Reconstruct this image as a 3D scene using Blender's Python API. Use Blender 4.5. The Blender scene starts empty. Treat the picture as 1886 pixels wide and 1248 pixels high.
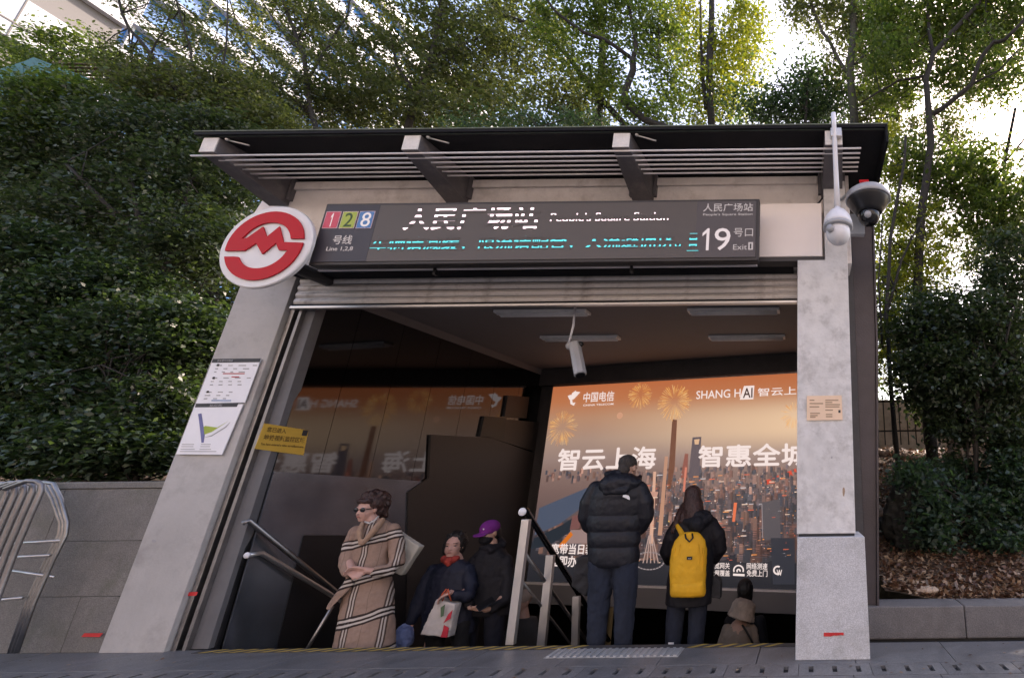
import bpy, bmesh, math, random
import numpy as np
from mathutils import Vector, Matrix
R = math.radians
S = bpy.context.scene
COL = S.collection
rnd = random.Random(7)
nr = np.random.default_rng(7)

# ------------------------------------------------------------------ camera
F, PX, PY, TH, RO, CZ = 905., 1485., 624., R(16.7), .0113, 1.25   # solved from the photograph's vanishing points
R0 = Vector((1, 0, 0)); U0 = Vector((0, -math.sin(TH), math.cos(TH))); FW = Vector((0, math.cos(TH), math.sin(TH)))
RR = R0*math.cos(RO) - U0*math.sin(RO); UU = R0*math.sin(RO) + U0*math.cos(RO)
EYE = Vector((0, 0, CZ))
cd = bpy.data.cameras.new('camera'); cam = bpy.data.objects.new('camera', cd); COL.objects.link(cam)
m = Matrix((RR, UU, -FW)).transposed().to_4x4(); m.translation = EYE; cam.matrix_world = m
cd.sensor_fit = 'HORIZONTAL'; cd.sensor_width = 36; cd.lens = F/1886*36
cd.shift_x = -(PX-943)/1886; cd.shift_y = 0
cd.clip_start = .05; cd.clip_end = 2000
S.camera = cam
# ------------------------------------------------------------------ world, sun, exposure
SUN_EL, SUN_AZ = 42, 38          # azimuth measured from +Y (away from the viewer) towards +X
w = bpy.data.worlds.new('World'); S.world = w; w.use_nodes = True
nt = w.node_tree; nt.nodes.clear()
sky = nt.nodes.new('ShaderNodeTexSky'); sky.sky_type = 'NISHITA'; sky.sun_disc = False
sky.sun_elevation = R(SUN_EL); sky.sun_rotation = R(SUN_AZ)
sky.air_density = 1.2; sky.dust_density = 2.0; sky.ozone_density = 1.5
bg = nt.nodes.new('ShaderNodeBackground'); bg.inputs[1].default_value = .15
wo = nt.nodes.new('ShaderNodeOutputWorld'); nt.links.new(sky.outputs[0], bg.inputs[0]); nt.links.new(bg.outputs[0], wo.inputs[0])
sl = bpy.data.lights.new('sun', 'SUN'); sl.energy = 2.2; sl.angle = R(.5); sl.color = (1, .94, .84)
so = bpy.data.objects.new('sun', sl); COL.objects.link(so)
sd = Vector((math.sin(R(SUN_AZ))*math.cos(R(SUN_EL)), math.cos(R(SUN_AZ))*math.cos(R(SUN_EL)), math.sin(R(SUN_EL))))
so.rotation_euler = sd.to_track_quat('Z', 'Y').to_euler(); so.location = (4, 6, 20)
S.view_settings.view_transform = 'Standard'; S.view_settings.look = 'None'
S.view_settings.exposure = 1.75; S.view_settings.gamma = 1; S.view_settings.use_curve_mapping = False
S.view_settings.use_white_balance = True; S.view_settings.white_balance_temperature = 7500; S.view_settings.white_balance_tint = 21

# ------------------------------------------------------------------ geometry helpers
def ray(px, py): return RR*((px-PX)/F) + UU*((PY-py)/F) + FW
def aty(px, py, Y): d = ray(px, py); return EYE + d*(Y/d.y)
def atz(px, py, z): d = ray(px, py); return EYE + d*((z-CZ)/d.z)
def scl(px, py, Y): return Y/ray(px, py).y/F            # metres per photograph pixel at that depth
class Plane:
    def __init__(s, O, ex, ez=(0, 0, 1)):
        s.O = Vector(O); s.ex = Vector(ex).normalized(); s.ez = Vector(ez).normalized(); s.n = s.ex.cross(s.ez).normalized()   # n faces the viewer side
    def hit(s, px, py):
        d = ray(px, py); t = (s.O-EYE).dot(s.n)/d.dot(s.n); p = EYE + d*t - s.O
        return p.dot(s.ex), p.dot(s.ez)
    def P(s, a, b, off=0): return s.O + s.ex*a + s.ez*b + s.n*off

class MB:
    def __init__(s): s.v = []; s.f = []
    def face(s, pts): n = len(s.v); s.v += [tuple(p) for p in pts]; s.f.append(tuple(range(n, n+len(pts)))); return s
    def box(s, x0, x1, y0, y1, z0, z1):
        return s.hexa([(x0,y0,z0),(x1,y0,z0),(x1,y1,z0),(x0,y1,z0)], [(x0,y0,z1),(x1,y0,z1),(x1,y1,z1),(x0,y1,z1)])
    def hexa(s, a, b):
        n = len(s.v); k = len(a); s.v += [tuple(p) for p in a] + [tuple(p) for p in b]
        s.f.append(tuple(n+i for i in reversed(range(k)))); s.f.append(tuple(n+k+i for i in range(k)))
        for i in range(k): j = (i+1) % k; s.f.append((n+i, n+j, n+k+j, n+k+i))
        return s
    def prism(s, pts, vec):     # outline pts swept along vec
        vec = Vector(vec); return s.hexa([Vector(p) for p in pts], [Vector(p)+vec for p in pts])
    def plate(s, pl, poly, t=.002, off=0):      # flat print: polygon (a,b) on a Plane, t thick, standing off
        return s.hexa([pl.P(a, b, off) for a, b in poly], [pl.P(a, b, off+t) for a, b in poly])
    def tube(s, pts, r, k=8, cap=True):
        pts = [Vector(p) for p in pts]
        if not hasattr(r, '__len__'): r = [r]*len(pts)
        n0 = len(s.v); up = None
        for i, p in enumerate(pts):
            d = (pts[min(i+1, len(pts)-1)] - pts[max(i-1, 0)]).normalized()
            if up is None: up = Vector((0, 0, 1)) if abs(d.z) < .9 else Vector((1, 0, 0))
            a = d.cross(up); a = a.normalized() if a.length > 1e-6 else d.orthogonal().normalized(); b = a.cross(d).normalized(); up = b
            for j in range(k):
                t = 2*math.pi*j/k; s.v.append(tuple(p + (a*math.cos(t) + b*math.sin(t))*r[i]))
        for i in range(len(pts)-1):
            for j in range(k):
                q = n0+i*k; s.f.append((q+j, q+(j+1) % k, q+k+(j+1) % k, q+k+j))
        if cap:
            s.f.append(tuple(n0+j for j in reversed(range(k)))); s.f.append(tuple(n0+(len(pts)-1)*k+j for j in range(k)))
        return s
    def ell(s, c, r, u=14, v=9, rot=None):
        c = Vector(c); r = (r,)*3 if not hasattr(r, '__len__') else r; n0 = len(s.v)
        def tf(p):
            p = Vector((p[0]*r[0], p[1]*r[1], p[2]*r[2]))
            return tuple(c + (rot @ p if rot else p))
        s.v.append(tf((0, 0, -1)))
        for i in range(1, v):
            a = -math.pi/2 + math.pi*i/v
            for j in range(u): b = 2*math.pi*j/u; s.v.append(tf((math.cos(a)*math.cos(b), math.cos(a)*math.sin(b), math.sin(a))))
        s.v.append(tf((0, 0, 1))); e = len(s.v)-1
        for j in range(u): s.f.append((n0, n0+1+(j+1) % u, n0+1+j)); s.f.append((e, e-u+j, e-u+(j+1) % u))
        for i in range(v-2):
            for j in range(u): q = n0+1+i*u; s.f.append((q+j, q+(j+1) % u, q+u+(j+1) % u, q+u+j))
        return s
    def loft(s, rings, k=20):   # rings: (center, rx, ry, yaw)
        n0 = len(s.v)
        for c, rx, ry, yaw in rings:
            for j in range(k):
                t = 2*math.pi*j/k; x = rx*math.cos(t); y = ry*math.sin(t)
                s.v.append((c[0]+x*math.cos(yaw)-y*math.sin(yaw), c[1]+x*math.sin(yaw)+y*math.cos(yaw), c[2]))
        up = rings[-1][0][2] > rings[0][0][2]
        for i in range(len(rings)-1):
            for j in range(k):
                q = n0+i*k; f = (q+j, q+(j+1) % k, q+k+(j+1) % k, q+k+j); s.f.append(f if up else f[::-1])
        a = tuple(n0+j for j in range(k)); b = tuple(n0+(len(rings)-1)*k+j for j in range(k))
        s.f.append(a[::-1] if up else a); s.f.append(b if up else b[::-1])
        return s
    def lathe(s, c, prof, k=24, axis=None):     # prof: (radius, z)
        c = Vector(c); n0 = len(s.v); rot = axis
        for r_, z in prof:
            for j in range(k):
                t = 2*math.pi*j/k; p = Vector((r_*math.cos(t), r_*math.sin(t), z)); s.v.append(tuple(c + (rot @ p if rot else p)))
        for i in range(len(prof)-1):
            for j in range(k): q = n0+i*k; s.f.append((q+j, q+(j+1) % k, q+k+(j+1) % k, q+k+j))
        s.f.append(tuple(n0+j for j in reversed(range(k)))); s.f.append(tuple(n0+(len(prof)-1)*k+j for j in range(k)))
        return s
    def build(s, name, mat, parent=None, smooth=False, bevel=0, origin=None):
        v = np.array(s.v, dtype=np.float64)
        lo, hi = v.min(0), v.max(0)
        o = np.array(origin) if origin is not None else np.array([(lo[0]+hi[0])/2, (lo[1]+hi[1])/2, lo[2]])
        me = bpy.data.meshes.new(name); me.from_pydata((v-o).tolist(), [], s.f)
        if smooth: me.shade_smooth()
        if mat: me.materials.append(mat)
        ob = bpy.data.objects.new(name, me); COL.objects.link(ob)
        place(ob, Vector(o), parent)
        if bevel:
            b = ob.modifiers.new('bevel', 'BEVEL'); b.width = bevel; b.segments = 2; b.limit_method = 'ANGLE'
        return ob
WL = {}
def place(ob, o, parent):
    WL[ob.name] = Vector(o)
    if parent: ob.parent = parent; ob.location = Vector(o) - WL[parent.name]
    else: ob.location = o
def tag(o, label=None, cat=None, group=None, kind=None):
    if label: o['label'] = label
    if cat: o['category'] = cat
    if group: o['group'] = group
    if kind: o['kind'] = kind
    return o
def thing(name, loc, label, cat, group=None):
    o = bpy.data.objects.new(name, None); COL.objects.link(o); o.empty_display_size = .1
    place(o, Vector(loc), None); return tag(o, label, cat, group)
def dup(ob, delta, parent, mat=None):
    c = ob.copy(); COL.objects.link(c); place(c, WL[ob.name]+Vector(delta), parent); return c
def arrays(name, v, f, mat, parent=None, origin=None, smooth=False):      # fast numpy mesh, quads
    o = np.array(origin if origin is not None else [(v[:,0].min()+v[:,0].max())/2, (v[:,1].min()+v[:,1].max())/2, v[:,2].min()])
    me = bpy.data.meshes.new(name); me.vertices.add(len(v)); me.vertices.foreach_set('co', (v-o).astype(np.float32).ravel())
    me.loops.add(f.size); me.loops.foreach_set('vertex_index', f.astype(np.int32).ravel())
    me.polygons.add(len(f)); k = f.shape[1]
    me.polygons.foreach_set('loop_start', (np.arange(len(f))*k).astype(np.int32)); me.polygons.foreach_set('loop_total', np.full(len(f), k, np.int32))
    me.update(calc_edges=True); me.validate()
    if smooth: me.shade_smooth()
    me.materials.append(mat); ob = bpy.data.objects.new(name, me); COL.objects.link(ob); place(ob, Vector(o), parent); return ob

# ------------------------------------------------------------------ materials
def newmat(name):
    m = bpy.data.materials.new(name); m.use_nodes = True; nt = m.node_tree; nt.nodes.clear()
    out = nt.nodes.new('ShaderNodeOutputMaterial'); b = nt.nodes.new('ShaderNodeBsdfPrincipled'); nt.links.new(b.outputs[0], out.inputs[0])
    return m, nt, b, out
def N(nt, t, **k):
    n = nt.nodes.new(t)
    for a, b in k.items(): setattr(n, a, b)
    return n
def hexc(r, g, b):      # sRGB 0-255 -> linear
    return tuple(((c/255+.055)/1.055)**2.4 if c > 10 else c/255/12.92 for c in (r, g, b)) + (1,)
def M(name, col, rough=.6, metal=0, var=.25, scale=6, bump=.15, bscale=60, stain=None, stainscale=1.5, stainamt=.5, spec=.5, fine=0, streak=False):
    m, nt, b, out = newmat(name); L = nt.links
    tc = N(nt, 'ShaderNodeTexCoord')
    col = tuple(col[:3])
    n1 = N(nt, 'ShaderNodeTexNoise'); n1.inputs['Scale'].default_value = scale; n1.inputs['Detail'].default_value = 8; n1.inputs['Roughness'].default_value = .65
    L.new(tc.outputs['Object'], n1.inputs['Vector'])
    cr = N(nt, 'ShaderNodeValToRGB'); cr.color_ramp.elements[0].position = .3; cr.color_ramp.elements[1].position = .7
    cr.color_ramp.elements[0].color = tuple(c*(1-var) for c in col)+(1,); cr.color_ramp.elements[1].color = tuple(min(1, c*(1+var)) for c in col)+(1,)
    L.new(n1.outputs['Fac'], cr.inputs[0]); last = cr.outputs[0]
    if fine:
        n3 = N(nt, 'ShaderNodeTexNoise'); n3.inputs['Scale'].default_value = fine; n3.inputs['Detail'].default_value = 2; L.new(tc.outputs['Object'], n3.inputs['Vector'])
        r3 = N(nt, 'ShaderNodeValToRGB'); r3.color_ramp.elements[0].position = .38; r3.color_ramp.elements[1].position = .62
        lo_ = .72 if fine > 50 else .90; r3.color_ramp.elements[0].color = (lo_, lo_, lo_, 1); r3.color_ramp.elements[1].color = (1.14, 1.14, 1.14, 1) if fine > 50 else (1.04, 1.04, 1.04, 1); L.new(n3.outputs['Fac'], r3.inputs[0])
        mx = N(nt, 'ShaderNodeMix', data_type='RGBA', blend_type='MULTIPLY'); mx.inputs[0].default_value = .8
        L.new(last, mx.inputs[6]); L.new(r3.outputs[0], mx.inputs[7]); last = mx.outputs[2]
    if stain:
        n2 = N(nt, 'ShaderNodeTexNoise'); n2.inputs['Scale'].default_value = stainscale; n2.inputs['Detail'].default_value = 10; n2.inputs['Roughness'].default_value = .7
        if streak:
            mp = N(nt, 'ShaderNodeMapping'); mp.inputs['Scale'].default_value = (6, 6, .7); L.new(tc.outputs['Object'], mp.inputs[0]); L.new(mp.outputs[0], n2.inputs['Vector'])
        else: L.new(tc.outputs['Object'], n2.inputs['Vector'])
        r2 = N(nt, 'ShaderNodeValToRGB'); r2.color_ramp.elements[0].position = .5; r2.color_ramp.elements[1].position = .68
        r2.color_ramp.elements[0].color = (0, 0, 0, 1); r2.color_ramp.elements[1].color = (stainamt,)*3+(1,)
        L.new(n2.outputs['Fac'], r2.inputs[0])
        mx = N(nt, 'ShaderNodeMix', data_type='RGBA'); L.new(r2.outputs[0], mx.inputs[0]); L.new(last, mx.inputs[6]); mx.inputs[7].default_value = tuple(stain[:3])+(1,); last = mx.outputs[2]
    L.new(last, b.inputs['Base Color']); b.inputs['Metallic'].default_value = metal
    rr = N(nt, 'ShaderNodeMapRange'); rr.inputs['To Min'].default_value = max(0, rough-.1); rr.inputs['To Max'].default_value = min(1, rough+.12)
    L.new(n1.outputs['Fac'], rr.inputs[0]); L.new(rr.outputs[0], b.inputs['Roughness']); b.inputs['Specular IOR Level'].default_value = spec
    if bump:
        nb = N(nt, 'ShaderNodeTexNoise'); nb.inputs['Scale'].default_value = bscale; nb.inputs['Detail'].default_value = 6; L.new(tc.outputs['Object'], nb.inputs['Vector'])
        bp = N(nt, 'ShaderNodeBump'); bp.inputs['Strength'].default_value = bump; bp.inputs['Distance'].default_value = .01
        L.new(nb.outputs['Fac'], bp.inputs['Height']); L.new(bp.outputs[0], b.inputs['Normal'])
    return m
def EM(name, col, st=1.0, rough=.5):
    m, nt, b, out = newmat(name); b.inputs['Base Color'].default_value = (.03, .03, .03, 1); b.inputs['Roughness'].default_value = rough
    b.inputs['Emission Color'].default_value = tuple(col[:3])+(1,); b.inputs['Emission Strength'].default_value = st; return m
def LEAF(name, cols, trans=.45, tcol=None, rough=.45):
    m, nt, b, out = newmat(name); L = nt.links
    g = N(nt, 'ShaderNodeNewGeometry'); cr = N(nt, 'ShaderNodeValToRGB'); els = cr.color_ramp.elements
    for i, c in enumerate(cols):
        p = i/(len(cols)-1)
        e = els[i] if i < 2 else els.new(p)
        e.position = p; e.color = tuple(c)+(1,)
    L.new(g.outputs['Random Per Island'], cr.inputs[0]); L.new(cr.outputs[0], b.inputs['Base Color']); b.inputs['Roughness'].default_value = rough
    tr = N(nt, 'ShaderNodeBsdfTranslucent'); mu = N(nt, 'ShaderNodeMix', data_type='RGBA', blend_type='MULTIPLY'); mu.inputs[0].default_value = 1
    L.new(cr.outputs[0], mu.inputs[6]); mu.inputs[7].default_value = tuple(tcol or (3.2, 3.4, 1.2))+(1,); L.new(mu.outputs[2], tr.inputs[0])
    mx = N(nt, 'ShaderNodeMixShader'); mx.inputs[0].default_value = trans; L.new(b.outputs[0], mx.inputs[1]); L.new(tr.outputs[0], mx.inputs[2]); L.new(mx.outputs[0], out.inputs[0])
    return m
def fabric(name, col, rough=.85, var=.2, weave=220, bump=.25, spec=.3): return M(name, col, rough, 0, var, 8, bump, weave, spec=spec)

mt = {}
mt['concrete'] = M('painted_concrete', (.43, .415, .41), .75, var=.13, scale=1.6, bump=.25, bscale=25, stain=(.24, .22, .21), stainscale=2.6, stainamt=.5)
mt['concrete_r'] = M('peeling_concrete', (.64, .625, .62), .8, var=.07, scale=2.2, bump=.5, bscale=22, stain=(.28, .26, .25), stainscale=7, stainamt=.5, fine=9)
mt['fascia'] = M('fascia_render', (.74, .68, .65), .8, var=.10, scale=4, bump=.3, bscale=20, stain=(.36, .30, .27), stainscale=3, stainamt=.5)
mt['white_panel'] = M('cream_panel', (.84, .76, .72), .45, var=.04, scale=2, bump=.02)
mt['granite'] = M('grey_granite', (.54, .54, .56), .7, var=.08, scale=5, bump=.2, bscale=120, fine=170, stain=(.2, .19, .17), stainscale=3, stainamt=.5)
mt['wall_granite'] = M('wall_granite', (.185, .172, .162), .75, var=.25, scale=2.5, bump=.25, bscale=90, fine=120, stain=(.08, .085, .055), stainscale=1.6, stainamt=.7)
mt['paving'] = M('paving_granite', (.155, .152, .155), .42, var=.35, scale=3, bump=.2, bscale=90, fine=90, stain=(.06, .06, .065), stainscale=2.5, stainamt=.6)
mt['joint'] = M('joint_dark', (.03, .03, .03), .9)
mt['joint2'] = M('joint_grey', (.09, .085, .08), .9)
mt['kerbstone'] = M('kerb_stone', (.15, .14, .14), .75, var=.2, scale=4, bump=.3, bscale=60, fine=100, stain=(.07, .065, .06), stainscale=3)
mt['asphalt'] = M('asphalt', (.09, .09, .09), .8, bump=.5, bscale=150)
mt['steel'] = M('brushed_steel', (.58, .56, .55), .32, .8, var=.06, scale=3, bump=0)
mt['steel_dark'] = M('dull_steel', (.30, .29, .29), .4, 1, var=.2, scale=12, bump=.05)
mt['barrier'] = M('weathered_steel', (.24, .225, .225), .42, .8, var=.25, scale=5, bump=0)
mt['jamb'] = M('jamb_grey', (.125, .125, .135), .6, .1, var=.12)
mt['rod'] = M('rod_metal', (.74, .69, .69), .5, .1, var=.1)
mt['beam'] = M('beam_grey', (.13, .12, .13), .55, .2, var=.15, scale=5, bump=.1, stain=(.3, .27, .25), stainscale=7, stainamt=.35)
mt['beam_end'] = M('beam_end_grey', (.68, .65, .62), .6, var=.15, scale=12, bump=.2)
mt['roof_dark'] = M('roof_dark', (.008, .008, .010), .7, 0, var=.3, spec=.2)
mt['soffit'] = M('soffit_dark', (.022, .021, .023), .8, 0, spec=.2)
mt['roof_top'] = M('roof_top', (.12, .14, .11), .8, var=.3)
mt['clad'] = M('brown_cladding', (.055, .045, .048), .45, .3, var=.25, scale=3)
mt['shutter'] = M('shutter_steel', (.62, .57, .54), .5, .2, var=.2, scale=4, bump=.15, bscale=10, stain=(.16, .12, .10), stainscale=4, stainamt=.7)
mt['ceil'] = M('ceiling_panel', (.18, .168, .17), .7, var=.08, scale=2, bump=.05)
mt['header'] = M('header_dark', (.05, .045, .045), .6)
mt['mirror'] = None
mt['matt_brown'] = M('matt_brown_plate', (.040, .033, .031), .5, var=.2, scale=30, bump=.15, bscale=80)
mt['black_block'] = M('black_plate', (.012, .012, .014), .4)
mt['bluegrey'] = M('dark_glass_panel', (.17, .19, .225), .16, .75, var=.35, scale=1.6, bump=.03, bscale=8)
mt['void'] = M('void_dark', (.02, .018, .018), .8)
mt['step'] = M('stair_granite', (.10, .10, .10), .7, fine=90)
mt['white'] = M('white_plastic', (.72, .72, .76), .35, var=.04, scale=4, bump=.02)
mt['camgrey'] = M('grey_plastic', (.36, .37, .40), .35, var=.05, bump=.02)
mt['black'] = M('black_plastic', (.012, .012, .014), .3, var=.2, bump=.02)
mt['gloss_black'] = M('gloss_black', (.01, .01, .012), .08, bump=0)
mt['paint_white'] = M('sign_white', (.70, .69, .70), .4, var=.03, bump=.02)
mt['paint_red'] = M('sign_red', (.50, .010, .016), .5, var=.06, bump=.02, spec=.2)
mt['red'] = M('red_paper', (.6, .03, .03), .6, var=.15, scale=30)
mt['yellow'] = M('yellow_notice', (.62, .38, .06), .5, var=.05)
mt['ink'] = M('ink_dark', (.03, .03, .035), .6, bump=0)
mt['ink_grey'] = M('ink_grey', (.35, .35, .37), .6, bump=0)
mt['paper'] = M('paper_white', (.80, .80, .85), .5, var=.03, bump=.02)
mt['brass'] = M('beige_plaque', (.80, .58, .42), .5, var=.06, scale=8, bump=.02)
mt['brass_ink'] = M('plaque_ink', (.36, .25, .17), .6, bump=0)
mt['signbox'] = M('sign_case', (.035, .030, .030), .5, var=.1, bump=.02)
mt['ledpanel'] = M('led_panel', (.095, .080, .073), .55, var=.05, scale=3, bump=.06, bscale=300)
mt['signpanel'] = M('sign_panel', (.036, .032, .042), .5, var=.05, bump=.01)
mt['signpanel_r'] = M('sign_panel_warm', (.082, .070, .072), .5, var=.05, bump=.01)
mt['sq_red'] = EM('square_red', hexc(205, 60, 90), .2); mt['sq_green'] = EM('square_green', hexc(160, 180, 60), .2); mt['sq_blue'] = EM('square_blue', hexc(50, 120, 190), .2)
mt['sq_edge'] = M('square_edge', (.6, .45, .5), .5, bump=0)
mt['sign_text'] = EM('sign_text', (.8, .78, .85), .25); mt['sign_text_dim'] = EM('sign_text_dim', (.6, .58, .62), .2)
mt['green_ink'] = M('dark_green_ink', (.02, .06, .01), .5, bump=0)
mt['lamp'] = M('unlit_lamp', (.86, .84, .82), .35, var=.1)
mt['bark'] = M('bark', (.026, .022, .018), .9, var=.4, scale=14, bump=.9, bscale=35)
mt['bark2'] = M('bark_grey', (.055, .050, .036), .9, var=.4, scale=14, bump=.9, bscale=35, stain=(.05, .07, .02), stainscale=4)
mt['soil'] = M('soil', (.075, .05, .035), .95, var=.45, scale=9, bump=1, bscale=30, stain=(.03, .02, .015), stainscale=3)
mt['rock'] = M('boulder_stone', (.028, .028, .024), .9, var=.35, scale=4, bump=.8, bscale=14)
mt['tan_rock'] = M('tan_stone', (.38, .28, .21), .9, var=.3, scale=5, bump=.6, bscale=12)
mt['teal'] = M('teal_panel', (.015, .12, .11), .4, var=.1, bump=.02)
mt['tower_white'] = M('tower_white', (.42, .44, .48), .5, var=.04, scale=.5, bump=0)
mt['tower_grey'] = M('tower_grey', (.11, .105, .105), .6, var=.1, scale=.5, bump=0)
mt['tower_glass'] = M('tower_glass', (.025, .16, .42), .25, var=.35, scale=.15, bump=0)
mt['window_glass'] = M('window_glass', (.05, .08, .12), .15, bump=0)
mt['slat'] = M('brown_slat', (.10, .07, .035), .7)
mt['iron'] = M('iron_fence', (.03, .028, .028), .6, .5)
mt['tactile'] = M('worn_metal_plate', (.42, .42, .42), .5, .3, var=.15)
mt['tape_y'] = M('hazard_yellow', (.42, .28, .06), .7, var=.3, scale=20)
mt['tape_k'] = M('hazard_black', (.05, .045, .045), .7)

m_, nt_, b_, _o = newmat('polished_dark_stone'); mt['mirror'] = m_
b_.inputs['Base Color'].default_value = (.115, .118, .125, 1); b_.inputs['Metallic'].default_value = 1; b_.inputs['Roughness'].default_value = .045

def led(name, col, period, duty, z0):        # the sign's lamps show in bands, as its scan does in the photograph
    m, nt, b, out = newmat(name); L = nt.links
    g = N(nt, 'ShaderNodeNewGeometry'); sp = N(nt, 'ShaderNodeSeparateXYZ'); L.new(g.outputs['Position'], sp.inputs[0])
    a = N(nt, 'ShaderNodeMath', operation='SUBTRACT'); L.new(sp.outputs[2], a.inputs[0]); a.inputs[1].default_value = z0
    d = N(nt, 'ShaderNodeMath', operation='DIVIDE'); L.new(a.outputs[0], d.inputs[0]); d.inputs[1].default_value = period
    fr = N(nt, 'ShaderNodeMath', operation='FRACT'); L.new(d.outputs[0], fr.inputs[0])
    lt = N(nt, 'ShaderNodeMath', operation='LESS_THAN'); L.new(fr.outputs[0], lt.inputs[0]); lt.inputs[1].default_value = duty
    b.inputs['Base Color'].default_value = (.10, .088, .083, 1); b.inputs['Roughness'].default_value = .6
    b.inputs['Emission Color'].default_value = col; ms = N(nt, 'ShaderNodeMath', operation='MULTIPLY'); ms.inputs[1].default_value = .8
    L.new(lt.outputs[0], ms.inputs[0]); L.new(ms.outputs[0], b.inputs['Emission Strength']); return m

def text(name, body, pl, bl, tr, mat, parent, bold=0, t=.002, off=0, fat=0):   # bl, tr: photo pixels of the lettering on plane pl
    cu = bpy.data.curves.new('t', 'FONT'); cu.body = body; cu.size = 1; cu.offset = bold; cu.resolution_u = 3
    o = bpy.data.objects.new('t', cu); COL.objects.link(o)
    me = bpy.data.meshes.new_from_object(o.evaluated_get(bpy.context.evaluated_depsgraph_get()))
    bpy.data.objects.remove(o)
    v = np.array([x.co[:] for x in me.vertices]); lo, hi = v.min(0), v.max(0)
    a0, b0 = pl.hit(*bl); a1, b1 = pl.hit(*tr)
    sx = (a1-a0)/(hi[0]-lo[0]); sy = (b1-b0)/(hi[1]-lo[1])
    fs = [tuple(p.vertices) for p in me.polygons]
    mb = MB(); mb.v = [tuple(pl.P(a0+(x[0]-lo[0])*sx, b0+(x[1]-lo[1])*sy, off+t)) for x in v]; mb.f = list(fs)
    if fat:         # bolder strokes: the same outline again, a hair to each side
        k = (a1-a0)/max(1, len(body))*fat; n0 = len(mb.v)
        for q, (dx, dz) in enumerate([(k, 0), (-k, 0), (0, k), (0, -k)]):
            n1 = len(mb.v); mb.v += [tuple(Vector(p) + pl.ex*dx + pl.ez*dz + pl.n*(.00025*(q+1))) for p in mb.v[:n0]]
            mb.f += [tuple(i+n1 for i in f) for f in fs]
        return mb.build(name, mat, parent)
    # side walls: give the lettering its thickness
    bm = bmesh.new(); bm.from_mesh(me); bm.edges.ensure_lookup_table(); n = len(mb.v)
    mb.v += [tuple(Vector(p)-pl.n*t) for p in mb.v]
    for e in bm.edges:
        if len(e.link_faces) == 1: i, j = e.verts[0].index, e.verts[1].index; mb.f.append((i, j, j+n, i+n))
    bm.free()
    return mb.build(name, mat, parent)
def rectpx(pl, bl, tr):
    a0, b0 = pl.hit(*bl); a1, b1 = pl.hit(*tr); return [(a0, b0), (a1, b0), (a1, b1), (a0, b1)]

def tri(poly2):
    bm = bmesh.new(); vs = [bm.verts.new((x, y, 0)) for x, y in poly2]; f = bm.faces.new(vs); f.normal_update(); bmesh.ops.triangulate(bm, faces=[f]); bm.verts.index_update()
    r = [tuple(v.index for v in f.verts) for f in bm.faces]; bm.free(); return r
def extruded(pl, poly2, t, off=0):
    mb = MB(); n = len(poly2); mb.v = [tuple(pl.P(a, b, off+t)) for a, b in poly2] + [tuple(pl.P(a, b, off)) for a, b in poly2]; mb.f = tri(poly2)
    for i in range(n): j = (i+1) % n; mb.f.append((i, i+n, j+n, j))
    return mb
def one(pl, bl, tr, mat, par, off):
    a0, b0 = pl.hit(*bl); a1, b1 = pl.hit(*tr); Wd, Hd = a1-a0, b1-b0
    return extruded(pl, [(a0+Wd*u, b0+Hd*v) for u, v in [(.52, 0), (.76, 0), (.76, 1), (.60, 1), (.16, .78), (.16, .64), (.52, .80)]], .002, off).build('line_number', mat, par)

# ================================================================== SETTING
# ground sheet, road and pavement
g = MB().box(-400, 400, -400, 2.4, -.5, -.14).build('road', mt['asphalt']); tag(g, kind='structure')
g = MB(); g.box(-400, 400, 2.62, 4.655, -.5, -.02); g.box(-400, -5.15, 4.655, 12, -.5, -.02); g.box(.42, 400, 4.655, 12, -.5, -.02)
pave = g.build('pavement', mt['joint']); tag(pave, kind='structure')
kb = MB().box(-60, 60, 2.4, 2.62, -.3, .0).build('kerb', mt['kerbstone'], bevel=.01); tag(kb, kind='structure')
far = MB().box(-400, 400, 12, 700, -1, -.05).build('ground', mt['soil']); tag(far, kind='structure')
slab0 = None
def slab(x0, x1, y0, y1):
    mb = MB().box(x0+.003, x1-.003, y0+.003, y1-.003, -.045, rnd.uniform(-.001, .001)); return mb.build('slab', mt['paving'], pave, bevel=.002)
for row, (y0, y1) in enumerate([(2.62, 3.22), (3.22, 3.92), (4.16, 4.655)]):
    x = -8.4 + .3*row
    while x < 4.5:
        wdt = .74 if row == 2 else .6
        slab(x, x+wdt, y0, y1); x += wdt
# drain: cast covers with slots, dark channel beneath
ch = MB().box(-8.4, 4.5, 3.93, 4.155, -.06, -.05).build('drain_channel', mt['black'], pave)
mb = MB(); L_ = .52
mb.box(0, L_-.004, 3.922, 3.985, -.04, .0); mb.box(0, L_-.004, 4.105, 4.157, -.04, .0)
for k in range(3):
    a = .0 if k == 0 else .17*k-.17+.105; mb.box(a, .17*k+.07, 3.985, 4.105, -.04, 0)
mb.box(.17*2+.105, L_-.004, 3.985, 4.105, -.04, 0)
dc = mb.build('drain_cover', mt['paving'], pave, origin=(0, 4.03, -.04)); x = -8.4; base = WL[dc.name].copy()
dc.location = Vector((x, 4.03, -.04)) - WL[pave.name]; WL[dc.name] = Vector((x, 4.03, -.04))
for k in range(1, 24): dup(dc, (.52*k, 0, 0), pave)
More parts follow.
